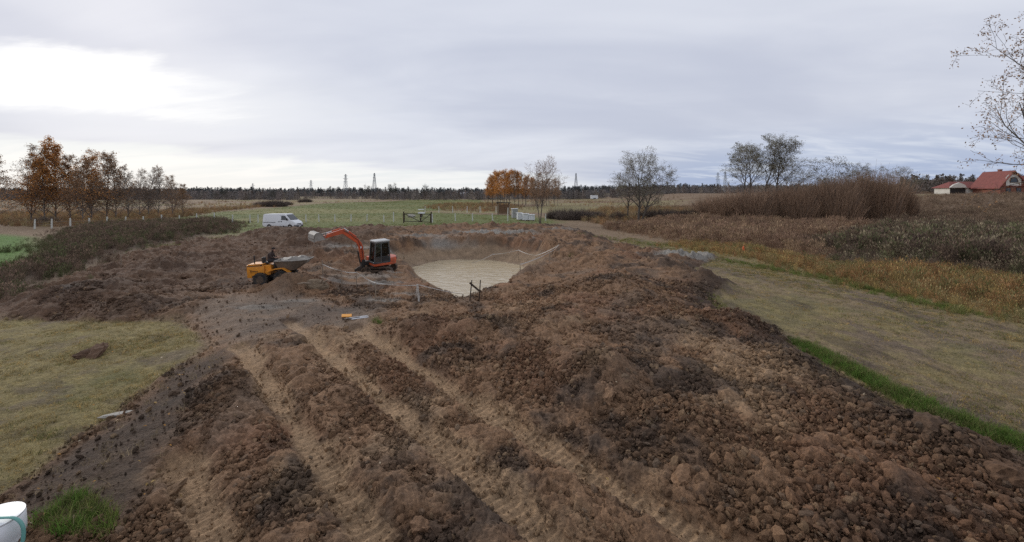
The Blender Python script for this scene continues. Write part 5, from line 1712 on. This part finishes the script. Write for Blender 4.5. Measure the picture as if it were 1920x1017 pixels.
    for yy in (-.40, -.22):
        g = Geo(); g.prism([(4.22, 2.56), (4.36, 2.52), (4.70, 2.86), (4.62, 3.0), (4.44, 2.94)], yy - .015, yy + .015); g.obj('bucket_ear', M['steel'], bk)
    g = Geo(); g.tube([(1.1, -.2, 1.0), (1.2, -.15, 1.8), (1.5, -.17, 2.5), (2.4, -.17, 3.12), (2.7, -.18, 3.25)], .018, 6); g.tube([(1.08, -.42, 1.0), (1.14, -.44, 1.8), (1.5, -.42, 2.55), (2.5, -.42, 3.15)], .018, 6)
    g.obj('hose', M['black'], bm_)
    g = Geo(); g.lathe([(.05, 0), (.055, .12), (.03, .13)], (1.30, -.11, 1.9), 'z', 10); g.obj('work_lamp', M['lamp'], bm_)
    # the arm reaches less far and holds the bucket level
    done = set()
    for ob in set(bpy.data.objects) - before_arm:
        if ob.type != 'MESH' or ob.data in done: continue
        done.add(ob.data)
        for v in ob.data.vertices:
            e = max(0.0, v.co.x - 2.6)
            if v.co.x > 1.25: v.co.x = 1.25 + (v.co.x - 1.25) * 0.82
            v.co.z += 0.14 * e
    g = Geo(); g.tube([(cx1 - .05, cy1 - .02, 1.9), (cx1 + .16, cy1 + .12, 1.95)], .012, 6); g.box((cx1 + .17, cy1 + .13, 1.9), (.04, .16, .26)); g.obj('mirror', M['black'], C)
    return tag(o, 'orange mini excavator with raised arm and pale bucket at the pond edge', 'excavator')


EXH = math.radians(180 + 40)
exc = excavator((BENCH[0], BENCH[1], -0.27), EXH, math.radians(-38))
off = Vector((-.16, .38, 1.24)); off.rotate(Matrix.Rotation(EXH, 3, 'Z'))
seated_person('person', Vector((BENCH[0], BENCH[1], -0.27)) + off, EXH, 'operator in dark clothes sitting inside the excavator cab', reach=.36, hand_z=.22, lean=.06, scale=.93)

# ------------------------------------------------------------------ site dumper


def tyre(g, c, r, w):
    g.lathe([(r * .55, -w * .42), (r * .86, -w * .5), (r * .97, -w * .38), (r, -w * .2), (r, w * .2), (r * .97, w * .38), (r * .86, w * .5), (r * .55, w * .42)], c, 'y', 28)


def wheel(parent, c, r, w, hub_m):
    g = Geo(); tyre(g, c, r, w)
    n = 20
    for k in range(n):
        a = 2 * math.pi * k / n
        for s in (-1, 1):
            g.box((c[0] + r * 1.0 * math.cos(a + s * .06), c[1] + s * w * .22, c[2] + r * 1.0 * math.sin(a + s * .06)), (.06, w * .46, .055), Matrix.Rotation(-a + math.pi / 2, 3, 'Y'))
    o = g.obj('tyre', M['rubber'], None)
    wl = bpy.data.objects.new('wheel', None); COL.objects.link(wl); wl.parent = parent
    o.parent = wl
    g = Geo(); g.lathe([(.05, -w * .46), (r * .5, -w * .44), (r * .56, -w * .40), (r * .56, w * .40), (r * .5, w * .44), (.05, w * .46)], c, 'y', 20)
    g.obj('rim', hub_m, wl)
    return wl


def dumper(loc, rz):
    """faces +x: skip in front, engine at the back"""
    o = empty('site_dumper', loc, rz, tilt=(0, math.radians(-3)))
    for s in (-1, 1):
        wheel(o, (.62, s * .66, .50), .50, .36, M['tracks']); wheel(o, (-.78, s * .60, .46), .46, .32, M['tracks'])
    g = Geo(); g.box((-.1, 0, .60), (2.2, .50, .22)); g.box((.62, 0, .50), (.2, 1.2, .2)); g.box((-.78, 0, .46), (.2, 1.1, .2)); g.obj('chassis', M['black'], o, bevel=.02)
    g = Geo(); g.prism([(-1.62, .62), (-.72, .52), (-.52, .66), (-.52, 1.40), (-1.62, 1.46)], -.62, .62); en = g.obj('engine_cover', M['yellow'], o, bevel=.04, smooth=True)
    g = Geo(); g.box((-1.07, 0, 1.475), (1.0, 1.16, .07)); g.obj('bonnet_lid', M['yellow'], en, bevel=.02)
    g = Geo(); g.box((-1.1, -.625, 1.385), (.95, .012, .05)); g.obj('vent_slot', M['black'], en)
    # flowing dark script across the side panel
    g = Geo(); pts = []
    for k in range(60):
        t = k / 59
        pts.append((-1.42 + t * .50 + .018 * math.sin(t * 40), -.634, 1.06 - .05 * t + (.075 * math.exp(-t * 5) + .028) * math.cos(t * 40)))
    g.tube(pts, .011, 5, cap=True); g.tube([(-1.40, -.634, .955), (-1.1, -.634, .94), (-.86, -.634, .935)], .007, 5); g.obj('lettering', M['black'], en)
    g = Geo(); g.lathe([(.05, -.01), (.05, .01)], (-1.25, -.63, .70), 'y', 10); g.obj('cap', M['black'], en)
    g = Geo(); g.tube([(-1.22, -.35, 1.48), (-1.22, -.35, 2.0), (-1.26, -.35, 2.06)], .035, 8); g.obj('exhaust', M['black'], o)
    g = Geo(); g.prism([(-.52, .70), (-.18, .72), (-.10, .95), (-.14, 1.36), (-.52, 1.38)], -.52, .52); g.obj('driver_platform', M['yellow'], o, bevel=.03)
    g = Geo(); g.box((-.55, 0, 1.50), (.44, .5, .10)); g.box((-.78, 0, 1.70), (.10, .48, .36)); g.obj('seat', M['black'], o, bevel=.04)
    g = Geo(); g.prism([(-.12, .9), (.16, .9), (.04, 1.62), (-.06, 1.72)], -.20, .20); cs = g.obj('console', M['black'], o, bevel=.02)
    g = Geo(); g.tube([(-.02, 0, 1.6), (-.08, 0, 1.80)], .025, 8)
    rg = [(-.09 + .04 * math.cos(a), .19 * math.sin(a), 1.82 + .17 * math.cos(a) * .35) for a in [2 * math.pi * k / 20 for k in range(21)]]
    g.tube(rg, .017, 6, cap=False); g.obj('steering_wheel', M['black'], cs)
    for s in (-1, 1):
        g = Geo(); g.prism([(-.34, .92), (.20, 1.08), (.70, 1.12), (1.10, .84), (1.16, .84), (.74, 1.17), (.18, 1.14), (-.34, .99)], s * .46, s * .88)
        g.obj('mudguard', M['yellow'], o, bevel=.01)
    # skip: tapered tub with pouring lip
    S = empty('skip', (0, 0, 0)); S.parent = o
    rim = [(.20, -.78), (1.35, -.84), (2.25, -.62), (2.25, .62), (1.35, .84), (.20, .78)]
    rz_ = [1.62, 1.58, 1.56, 1.56, 1.58, 1.62]
    bot = [(.42, -.48), (1.00, -.52), (1.34, -.40), (1.34, .40), (1.00, .52), (.42, .48)]
    g = Geo(); vs = [(x, y, z) for (x, y), z in zip(rim, rz_)] + [(x, y, .92) for x, y in bot] + [(x * .97 + .03, y * .94, z) for (x, y), z in zip(rim, rz_)] + [(x * .97 + .03, y * .92, .98) for x, y in bot]
    fs = [tuple(range(6, 12)), tuple(range(18, 24))[::-1]]
    for i in range(6):
        j = (i + 1) % 6
        fs += [(i, j, 6 + j, 6 + i), (12 + j, 12 + i, 18 + i, 18 + j), (j, i, 12 + i, 12 + j)]
    g.add(vs, fs); g.obj('tub', M['skip'], S, bevel=.01)
    g = Geo(); pts = [(x, y, z + .02) for (x, y), z in zip(rim, rz_)]; g.tube(pts + [pts[0]], .035, 6, cap=False); g.obj('rim_tube', M['steel'], S)
    for s in (-1, 1):
        g = Geo(); g.tube([(.25, s * .30, .75), (.55, s * .30, .95)], .05, 8); g.obj('tipping_ram', M['chrome'], S)
    o.scale = (DS, DS, DS)
    return tag(o, 'yellow site dumper with muddy skip driving over the churned soil', 'dumper')


DS = 0.84
DX, DY = at(520, 542)
DZ = gz(DX, DY) - 0.03
DR = math.radians(6)
dumper((DX, DY, DZ), DR)
off = Vector((-.55 * DS, 0, 1.50 * DS)); off.rotate(Matrix.Rotation(DR, 3, 'Z'))
seated_person('person', Vector((DX, DY, DZ)) + off, DR, 'driver in dark brown jacket and cap sitting on the yellow dumper', reach=.42, hand_z=.30, lean=.13, scale=.9)
# wet clay load in the skip
bm = bmesh.new(); bmesh.ops.create_icosphere(bm, subdivisions=4, radius=1.0)
for v in bm.verts:
    n_ = float(fbm(np.array([v.co.x * 2.2]), np.array([v.co.y * 2.2]), 5, 4)[0])
    v.co = Vector((v.co.x * .92, v.co.y * .66, (v.co.z * .30 + (.22 * n_ if v.co.z > 0 else 0))))
me = bpy.data.meshes.new('clay_load'); bm.to_mesh(me); bm.free(); me.polygons.foreach_set('use_smooth', [True] * len(me.polygons)); me.materials.append(M['clay'])
off = Vector((1.18 * DS, 0, 1.56 * DS)); off.rotate(Matrix.Rotation(DR, 3, 'Z'))
tag(link('clay_load', me, loc=Vector((DX, DY, DZ)) + off, rot=(0, 0, DR), scale=DS), 'wet grey clay heaped in the dumper skip', 'load')

# ------------------------------------------------------------------ white panel van


def van(loc, rz):
    """faces +x"""
    o = empty('panel_van', loc, rz)
    prof = [(-2.55, .42), (-2.58, .75), (-2.56, 1.60), (-2.48, 2.12), (-2.40, 2.20), (.75, 2.24), (.95, 2.18), (1.78, 1.36), (2.35, 1.10), (2.52, .88), (2.56, .60), (2.50, .36), (2.14, .34)] + \
        arc(1.72, .36, .40, 0, 180, 10) + [(1.30, .32), (-1.12, .32)] + arc(-1.55, .36, .40, 0, 180, 10) + [(-1.97, .36)]
    g = Geo(); n = len(prof)
    def hw(x, z):
        return .96 - .10 * max(0, (z - 1.1)) / 1.1 - .10 * max(0, x - 1.7) / .8
    ring = [(1.0, 0.0), (0.97, 0.02)]
    vs = [(x, -hw(x, z), z) for x, z in prof] + [(x, hw(x, z), z) for x, z in prof]
    fs = [tuple(range(n)), tuple(range(2 * n - 1, n - 1, -1))] + [(i, n + i, n + (i + 1) % n, (i + 1) % n) for i in range(n)]
    g.add(vs, fs)
    body = g.obj('body', M['white_paint'], o, bevel=.05, smooth=True, seg=3)

    def side_panel(nm, pts, s, mat, par, th=.012):
        g = Geo(); m = len(pts)
        vs = [(x, s * (hw(x, z) + th), z) for x, z in pts] + [(x, s * (hw(x, z) - .03), z) for x, z in pts]
        g.add(vs, [tuple(range(m)), tuple(range(2 * m - 1, m - 1, -1))] + [(i, (i + 1) % m, m + (i + 1) % m, m + i) for i in range(m)])
        return g.obj(nm, M[mat], par)
    for s in (-1, 1):
        side_panel('side_window', [(.35, 1.38), (1.42, 1.36), (1.36, 1.48), (.92, 1.98), (.35, 2.0)], s, 'dark_glass', o)
        side_panel('window_divider', [(1.12, 1.36), (1.17, 1.36), (1.17, 1.72), (1.12, 1.77)], s, 'van_trim', o, .016)
        side_panel('rub_strip', [(-2.5, .98), (-.55, .98), (-.55, 1.05), (-2.5, 1.05)], s, 'van_trim', o)
        side_panel('sill_trim', [(-1.08, .34), (1.26, .34), (1.26, .50), (-1.08, .50)], s, 'van_trim', o)
        d_ = side_panel('door_line', [(.20, .55), (.225, .55), (.225, 2.05), (.20, 2.05)], s, 'van_trim', o, .004)
        for hx_ in (.02, .38): side_panel('door_handle', [(hx_ - .09, 1.10), (hx_ + .09, 1.10), (hx_ + .09, 1.20), (hx_ - .09, 1.20)], s, 'black', d_, .03)
        g = Geo(); g.box((1.34, s * 1.06, 1.46), (.16, .18, .30)); g.bar((1.34, s * .92, 1.42), (1.34, s * 1.02, 1.44), .06, .06); g.obj('mirror', M['black'], o, bevel=.03)
        g = Geo(); g.box((2.36, s * .62, .90), (.18, .36, .22), Matrix.Rotation(math.radians(35), 3, 'Y')); g.obj('headlight', M['lamp'], o, bevel=.04)
        g = Geo(); g.box((-2.57, s * .84, 1.15), (.05, .12, .5)); g.obj('tail_light', M['red_lamp'], o, bevel=.01)
        for xx in (-1.55, 1.72):
            w = bpy.data.objects.new('wheel', None); COL.objects.link(w); w.parent = o
            g = Geo(); tyre(g, (xx, s * .80, .33), .33, .21); g.obj('tyre', M['rubber'], w, smooth='angle')
            g = Geo(); g.lathe([(.02, -.10), (.17, -.10), (.20, -.08), (.20, .08), (.17, .10), (.02, .10)], (xx, s * .80, .33), 'y', 20); g.obj('rim', M['cab_roof'], w, smooth='angle')
    g = Geo(); a0, a1 = (.99, 2.13), (1.77, 1.40)
    g.add([(a0[0] + .03, -hw(*a0) + .14, a0[1]), (a0[0] + .03, hw(*a0) - .14, a0[1]), (a1[0] + .03, hw(*a1) - .10, a1[1]), (a1[0] + .03, -hw(*a1) + .10, a1[1])], [(0, 1, 2, 3)])
    ws = g.obj('windscreen', M['dark_glass'], o, recalc=False); md = ws.modifiers.new('thickness', 'SOLIDIFY'); md.thickness = .03
    g = Geo(); g.prism([(2.15, .30), (2.60, .34), (2.64, .52), (2.58, .66), (2.15, .66)], -.88, .88); g.obj('bumper', M['van_trim'], o, bevel=.05, smooth=True)
    g = Geo(); g.box((2.535, 0, .80), (.06, .9, .12)); g.obj('radiator_grille', M['black'], o, bevel=.02)
    g = Geo(); g.box((2.645, 0, .48), (.02, .52, .11)); g.obj('number_plate', M['white_plastic'], o)
    g = Geo(); g.box((-2.58, 0, .48), (.14, 1.8, .22)); g.obj('rear_bumper', M['van_trim'], o, bevel=.04)
    return tag(o, 'white panel van parked at the edge of the pasture', 'van')


vx, vy = at_depth(531, 62.5), 62.5
van((vx, vy, gz(vx, vy) + .12), math.radians(-8))

# ------------------------------------------------------------------ barrier tape and stakes


def stake(u, v, h, lean=(0, 0), mat='wood', r=.028, label='', group=None, zref=0.0):
    x, y = at(u, v, zref)
    g = Geo(); g.tube([(0, 0, -.25), (lean[0] * .5 + .01, lean[1] * .5, h * .5), (lean[0], lean[1], h)], [r, r * .95, r * .8], 7)
    z = gz(x, y)
    o = g.obj('wooden_stake', M[mat], loc=(x, y, z))
    tag(o, label, 'stake', group)
    return Vector((x + lean[0], y + lean[1], z + h))


def ribbon(name, pts, label, w=.07, sag=.12, group=None):
    g = Geo(); P_ = []
    for a, b in zip(pts[:-1], pts[1:]):
        for k in range(9):
            t = k / 8
            P_.append(a.lerp(b, t) + Vector((0, 0, -sag * 4 * t * (1 - t))))
    vs, fs = [], []
    for i, p in enumerate(P_):
        tw = .5 * math.sin(i * .55)
        q = Vector((math.sin(tw) * .35, math.sin(tw), math.cos(tw))) * w * .5
        vs += [p - q, p + q]
    fs = [(2 * i, 2 * i + 1, 2 * i + 3, 2 * i + 2) for i in range(len(P_) - 1)]
    g.add(vs, fs)
    o = g.obj(name, M['tape'], recalc=False)
    md = o.modifiers.new('thickness', 'SOLIDIFY'); md.thickness = .004
    return tag(o, label, 'tape', group)


FG, BG = 'stakes holding the near tape', 'stakes round the far rim'
t0 = stake(606, 531, 1.1, (-.12, .1), label='crooked pale stake where the near tape starts by the dumper heap', r=.035)
t1 = stake(641, 549, .92, (-.03, 0), label='thin stake under the sloping near tape', group=FG)
t2 = stake(668, 548, .72, (.02, 0), label='thin stake under the sloping near tape', group=FG)
t3 = stake(704, 574, .86, (0, 0), label='short stake where the near tape levels out')
t4 = stake(786, 578, .88, (-.1, 0), 'tape', .04, label='stake wrapped in knotted white tape beside the pit')
ribbon('barrier_tape', [t0 + Vector((0, 0, -.25)), t1, t2 + Vector((0, 0, .1)), t3 + Vector((0, 0, 0)), t4 + Vector((0, 0, -.05))], 'white barrier tape sloping down from crooked stake to knotted stake', .045, .05)
t5 = stake(868, 560, .55, label='thin stake at the red clay lip of the pit', mat='wood_dark')
ribbon('barrier_tape', [t4, t5], 'thin slack tape from the knotted stake towards the water', .03, .04)
g = Geo(); P0 = t4
for k in range(3): g.tube([P0 + Vector((.03 * k, -.03, -.05)), P0 + Vector((.06 * k - .02, -.06, -.35 - .1 * k)), P0 + Vector((.1 * k - .05, -.08, -.62))], [.012, .02, .006], 5)
tag(g.obj('tape_knot', M['tape']), 'dangling loose ends of white tape on the knotted stake', 'tape')
far = []
for u, v, h in [(757, 466, 1.0), (806, 468, 1.0), (862, 463, 1.0), (886, 458, 1.0), (925, 456, 1.05), (972, 459, 1.05), (1005, 468, 1.05), (1048, 489, 1.0)]:
    far.append(stake(u, v, h, (R.uniform(-.05, .05), 0), label='thin pale stake carrying tape round the far pond rim', group=BG))
ribbon('barrier_tape', far[1:], 'long white barrier tape curving round the far pond rim', .06, .10)
t6 = stake(1030, 499, .8, label='stake on the heap above the pond wall'); t7 = stake(975, 515, .5, label='low stake at the heap edge over the water')
ribbon('barrier_tape', [far[-1], t6, t7], 'white barrier tape slanting down along the heap above the water', .06, .08)
stake(576, 482, .9, label='lone stake in the soil heap behind the dumper skip')
stake(228, 508, .85, (-.08, 0), label='lone grey stake in the soil bank below the weeds')
# dark N-shaped trestle
x, y = at(880, 562, .3)
o = empty('stake_trestle', (x, y, gz(x, y)), 0.0)
for dx, ln in ((0, .06), (.46, .02)):
    g = Geo(); g.tube([(dx, 0, -.25), (dx + ln + .06, 0, 1.0)], [.032, .026], 7); g.obj('stake', M['wood_dark'], o)
g = Geo(); g.bar((.02, -.04, .88), (.56, -.04, .42), .03, .09); g.obj('crosspiece', M['wood_dark'], o)
tag(o, 'pair of dark stakes with slanting crosspiece before the water', 'trestle')

# ------------------------------------------------------------------ small things on the ground
x, y = at(650, 607); z = gz(x, y)
o = empty('warning_board', (x, y, z + .06), .35, tilt=(math.radians(6), math.radians(4)))
g = Geo(); g.box((0, 0, 0), (.40, .30, .03)); g.obj('plate', M['board_yellow'], o, bevel=.008)
g = Geo(); g.box((0, 0, -.03), (.06, .5, .03)); g.obj('batten', M['wood'], o)
tag(o, 'small orange-yellow board lying flat on the mud', 'board')
for i, (u, v, ln, an, mt, lab) in enumerate([(664, 611, .75, .55, 'steel', 'long grey metal rod, first beside the orange board'), (672, 610, .85, .50, 'white_plastic', 'white plastic pipe in the middle of the rod bundle'), (676, 612, .7, .48, 'white_plastic', 'short white pipe on the outer side of the bundle'), (658, 613, .7, .62, 'wood_dark', 'dark wooden lath lying under the grey rod')]):
    x, y = at(u, v); z = gz(x, y) + .06
    dv = Vector((math.cos(an), math.sin(an), 0)) * ln / 2
    g = Geo(); g.tube([-dv, dv * .98, dv], [.024, .024, .02], 8)
    tag(g.obj('pipe', M[mt], loc=(x, y, z)), lab, 'pipe', 'rods and pipes by the orange board')
# stump with roots by the tape
x, y = at(596, 556)
o = empty('tree_stump', (x, y, gz(x, y) + .24), .3, tilt=(math.radians(20), .3))
link('wood', clod_mesh(733, M['stump'], 4, jag=.05), o, scale=(.52, .36, .46))
for k in range(4):
    a = k * 1.6; g = Geo(); g.tube([(.2 * math.cos(a), .2 * math.sin(a), -.28), (.42 * math.cos(a), .42 * math.sin(a), -.42), (.62 * math.cos(a + .3), .62 * math.sin(a + .3), -.40)], [.09, .06, .02], 7); g.obj('root', M['stump'], o)
for pts_ in ([(-.3, -.1, .1), (-.7, -.25, .12), (-.95, -.3, .02)], [(.1, -.15, .3), (.16, -.2, .55), (.1, -.22, .66)], [(.25, -.1, .28), (.34, -.15, .5), (.42, -.15, .54)]):
    g = Geo(); g.tube(pts_, [.06, .04, .02], 7); g.obj('root', M['wood'], o)
tag(o, 'muddy cut tree stump with roots lying by the near tape', 'stump')
x, y = at(218, 782)
o = link('stone_slab', clod_mesh(501, M['stone'], 3, jag=.05), loc=(x, y, gz(x, y) + .03), rot=(0, 0, .5), scale=(.30, .11, .05))
tag(o, 'flat pale stone slab at the edge of the lawn', 'stone')
x, y = at(1394, 476)
g = Geo(); g.lathe([(.10, 0), (.12, .03), (.07, .30), (.03, .42)], (0, 0, 0), 'z', 14)
tag(g.obj('marker_cone', M['marker'], loc=(x, y, gz(x, y) + .25)), 'small orange marker among the tall grass by the grey clay', 'marker')
# barrel with hose in the corner
x, y = -7.72, 6.32
z = gz(x, y) - .12
o = empty('water_barrel', (x, y, z - .02)); o.scale = (1, 1, .62)
g = Geo(); g.lathe([(.30, 0), (.34, .03), (.36, .35), (.345, .40), (.36, .45), (.35, .86), (.33, .90)], (0, 0, 0), 'z', 36); g.obj('drum', M['white_plastic'], o, smooth='angle')
g = Geo(); g.lathe([(.335, .885), (.345, .90), (.345, .93), (.30, .945), (.01, .95)], (0, 0, 0), 'z', 36); g.obj('lid', M['white_plastic'], o, smooth='angle')
tag(o, 'white plastic barrel with closed lid at the soil edge', 'barrel')
g = Geo()
ctl = [(-.75, -.12, .60), (-.4, -.16, .97), (-.1, -.10, .99), (.22, -.06, .985), (.40, -.03, .93), (.50, -.02, .70), (.52, -.05, .30), (.60, -.20, .06), (.9, -.5, .04)]
pts = []
for i in range(len(ctl) - 1):
    p0, p1, p2, p3 = (Vector(ctl[max(0, min(len(ctl) - 1, i + k))]) for k in (-1, 0, 1, 2))
    for k in range(8):
        t = k / 8
        pts.append(.5 * ((2 * p1) + (-p0 + p2) * t + (2 * p0 - 5 * p1 + 4 * p2 - p3) * t * t + (-p0 + 3 * p1 - 3 * p2 + p3) * t ** 3))
g.tube(pts, .024, 10)
tag(g.obj('garden_hose', M['hose'], loc=(x, y, z), scale=(1, 1, .62), smooth=True), 'green garden hose draped over the white barrel', 'hose')
# scattered leaves
LEAFM = Geo(); LEAFM.add([(0, 0, 0), (.03, .018, .012), (.065, 0, .004), (.03, -.018, .012)], [(0, 1, 2, 3)])
LEAFM = LEAFM.mesh('leaf', M['blade'], recalc=False)
p = np.concatenate([inside(WET, 45), inside([(-9, 3), (9, 3), (9, 12), (-9, 12)], 60), inside([(-14, 6), (-9.6, 8), (-11, 16), (-18, 16)], 40)])
scatter('fallen_leaves', np.stack([p[:, 0], p[:, 1], base_height(p[:, 0], p[:, 1]) + .09], 1), euler_random(len(p), .5), np.full((len(p), 3), 1.0) * RNG.uniform(.7, 1.4, (len(p), 1)), np.zeros(len(p)), tints(len(p), [(.45, .24, .07), (.4, .28, .12), (.5, .42, .3)], .2), [LEAFM], 'yellowed fallen leaves scattered over soil and lawn', 'leaves')

# ------------------------------------------------------------------ the larger clods, one by one
LUMPS = [clod_mesh(600 + i, M['lump'], 3, jag=0.19) for i in range(12)]


def lump(u, v, size, label, group, k, squash=1.0):
    x, y = at(u, v, .3)
    z = gz(x, y)
    tn = ground_tone(np.array([x]), np.array([y]))[0][0]
    if sdist(np.array([x]), np.array([y]), SOIL)[0] < 0: tn = TONE['dark'] * .6 + TONE['red'] * .4
    tn = tn * R.uniform(.85, 1.35)
    o = link('clay_clod', LUMPS[k % 12], loc=(x, y, z + .03 + size * .05), rot=(R.uniform(-.5, .5), R.uniform(-.5, .5), R.uniform(0, 6.28)), scale=(size * R.uniform(.85, 1.2), size * R.uniform(.85, 1.2), size * squash * R.uniform(.8, 1.1)))
    o['tint'] = [float(q) for q in tn]
    return tag(o, label, 'clod', group)


for k, (u, v, s, lab) in enumerate([(1282, 905, .30, 'large cracked grey-brown clod alone on the loose soil'), (788, 990, .24, 'square-edged brown clod beside the middle rut'), (318, 918, .24, 'flattish brown clod at the foot of the soil heap by the wet strip'),
                                    (1890, 935, .40, 'biggest dark clod at the outer edge of the heap by green grass'), (1740, 860, .3, 'large dark lump just inside the green verge'), (178, 652, .42, 'dark earth lump lying alone on the dry lawn'), (160, 654, .3, 'smaller earth lump touching the dark one on the lawn'),
                                    (1140, 770, .28, 'pale angular clod below the dark mound'), (832, 645, .30, 'big rounded clod on the dark heap near the pit'), (1330, 605, .3, 'broad dark clod near the yellow grass patch')]):
    lump(u, v, s, lab, None, k, .6 if u < 200 else 1.0)
zones = [((560, 700, 1240, 1010), 70, (.07, .15), 'fist-sized brown clay clod lying between the wheel ruts', 'clods between the ruts'),
         ((330, 680, 520, 960), 34, (.07, .16), 'dark brown clod on the small heap by the wet strip', 'clods on the small heap'),
         ((1240, 640, 1900, 1010), 80, (.06, .14), 'brown clay clod strewn over the loose heap inside the green verge', 'clods on the verge side of the heap'),
         ((740, 560, 1380, 680), 60, (.09, .18), 'brown clod on the long heap in front of the pond', 'clods on the heap before the pond'),
         ((90, 500, 420, 600), 26, (.14, .28), 'reddish brown clod on the bank below the weeds', 'clods on the bank')]
for (u0, v0, u1, v1), n, (s0, s1), lab, grp in zones:
    done = 0
    while done < n:
        u, v = R.uniform(u0, u1), R.uniform(v0, v1)
        x, y = at(u, v, .3)
        ax, ay = np.array([x]), np.array([y])
        if sdist(ax, ay, SOIL)[0] < .25 or sdist(ax, ay, PIT)[0] > -.6 or min(pldist(ax, ay, t)[0] for t in TRACKS) < .5: continue
        lump(u, v, s0 + (s1 - s0) * R.random() ** 1.8, lab, grp, done, .9); done += 1
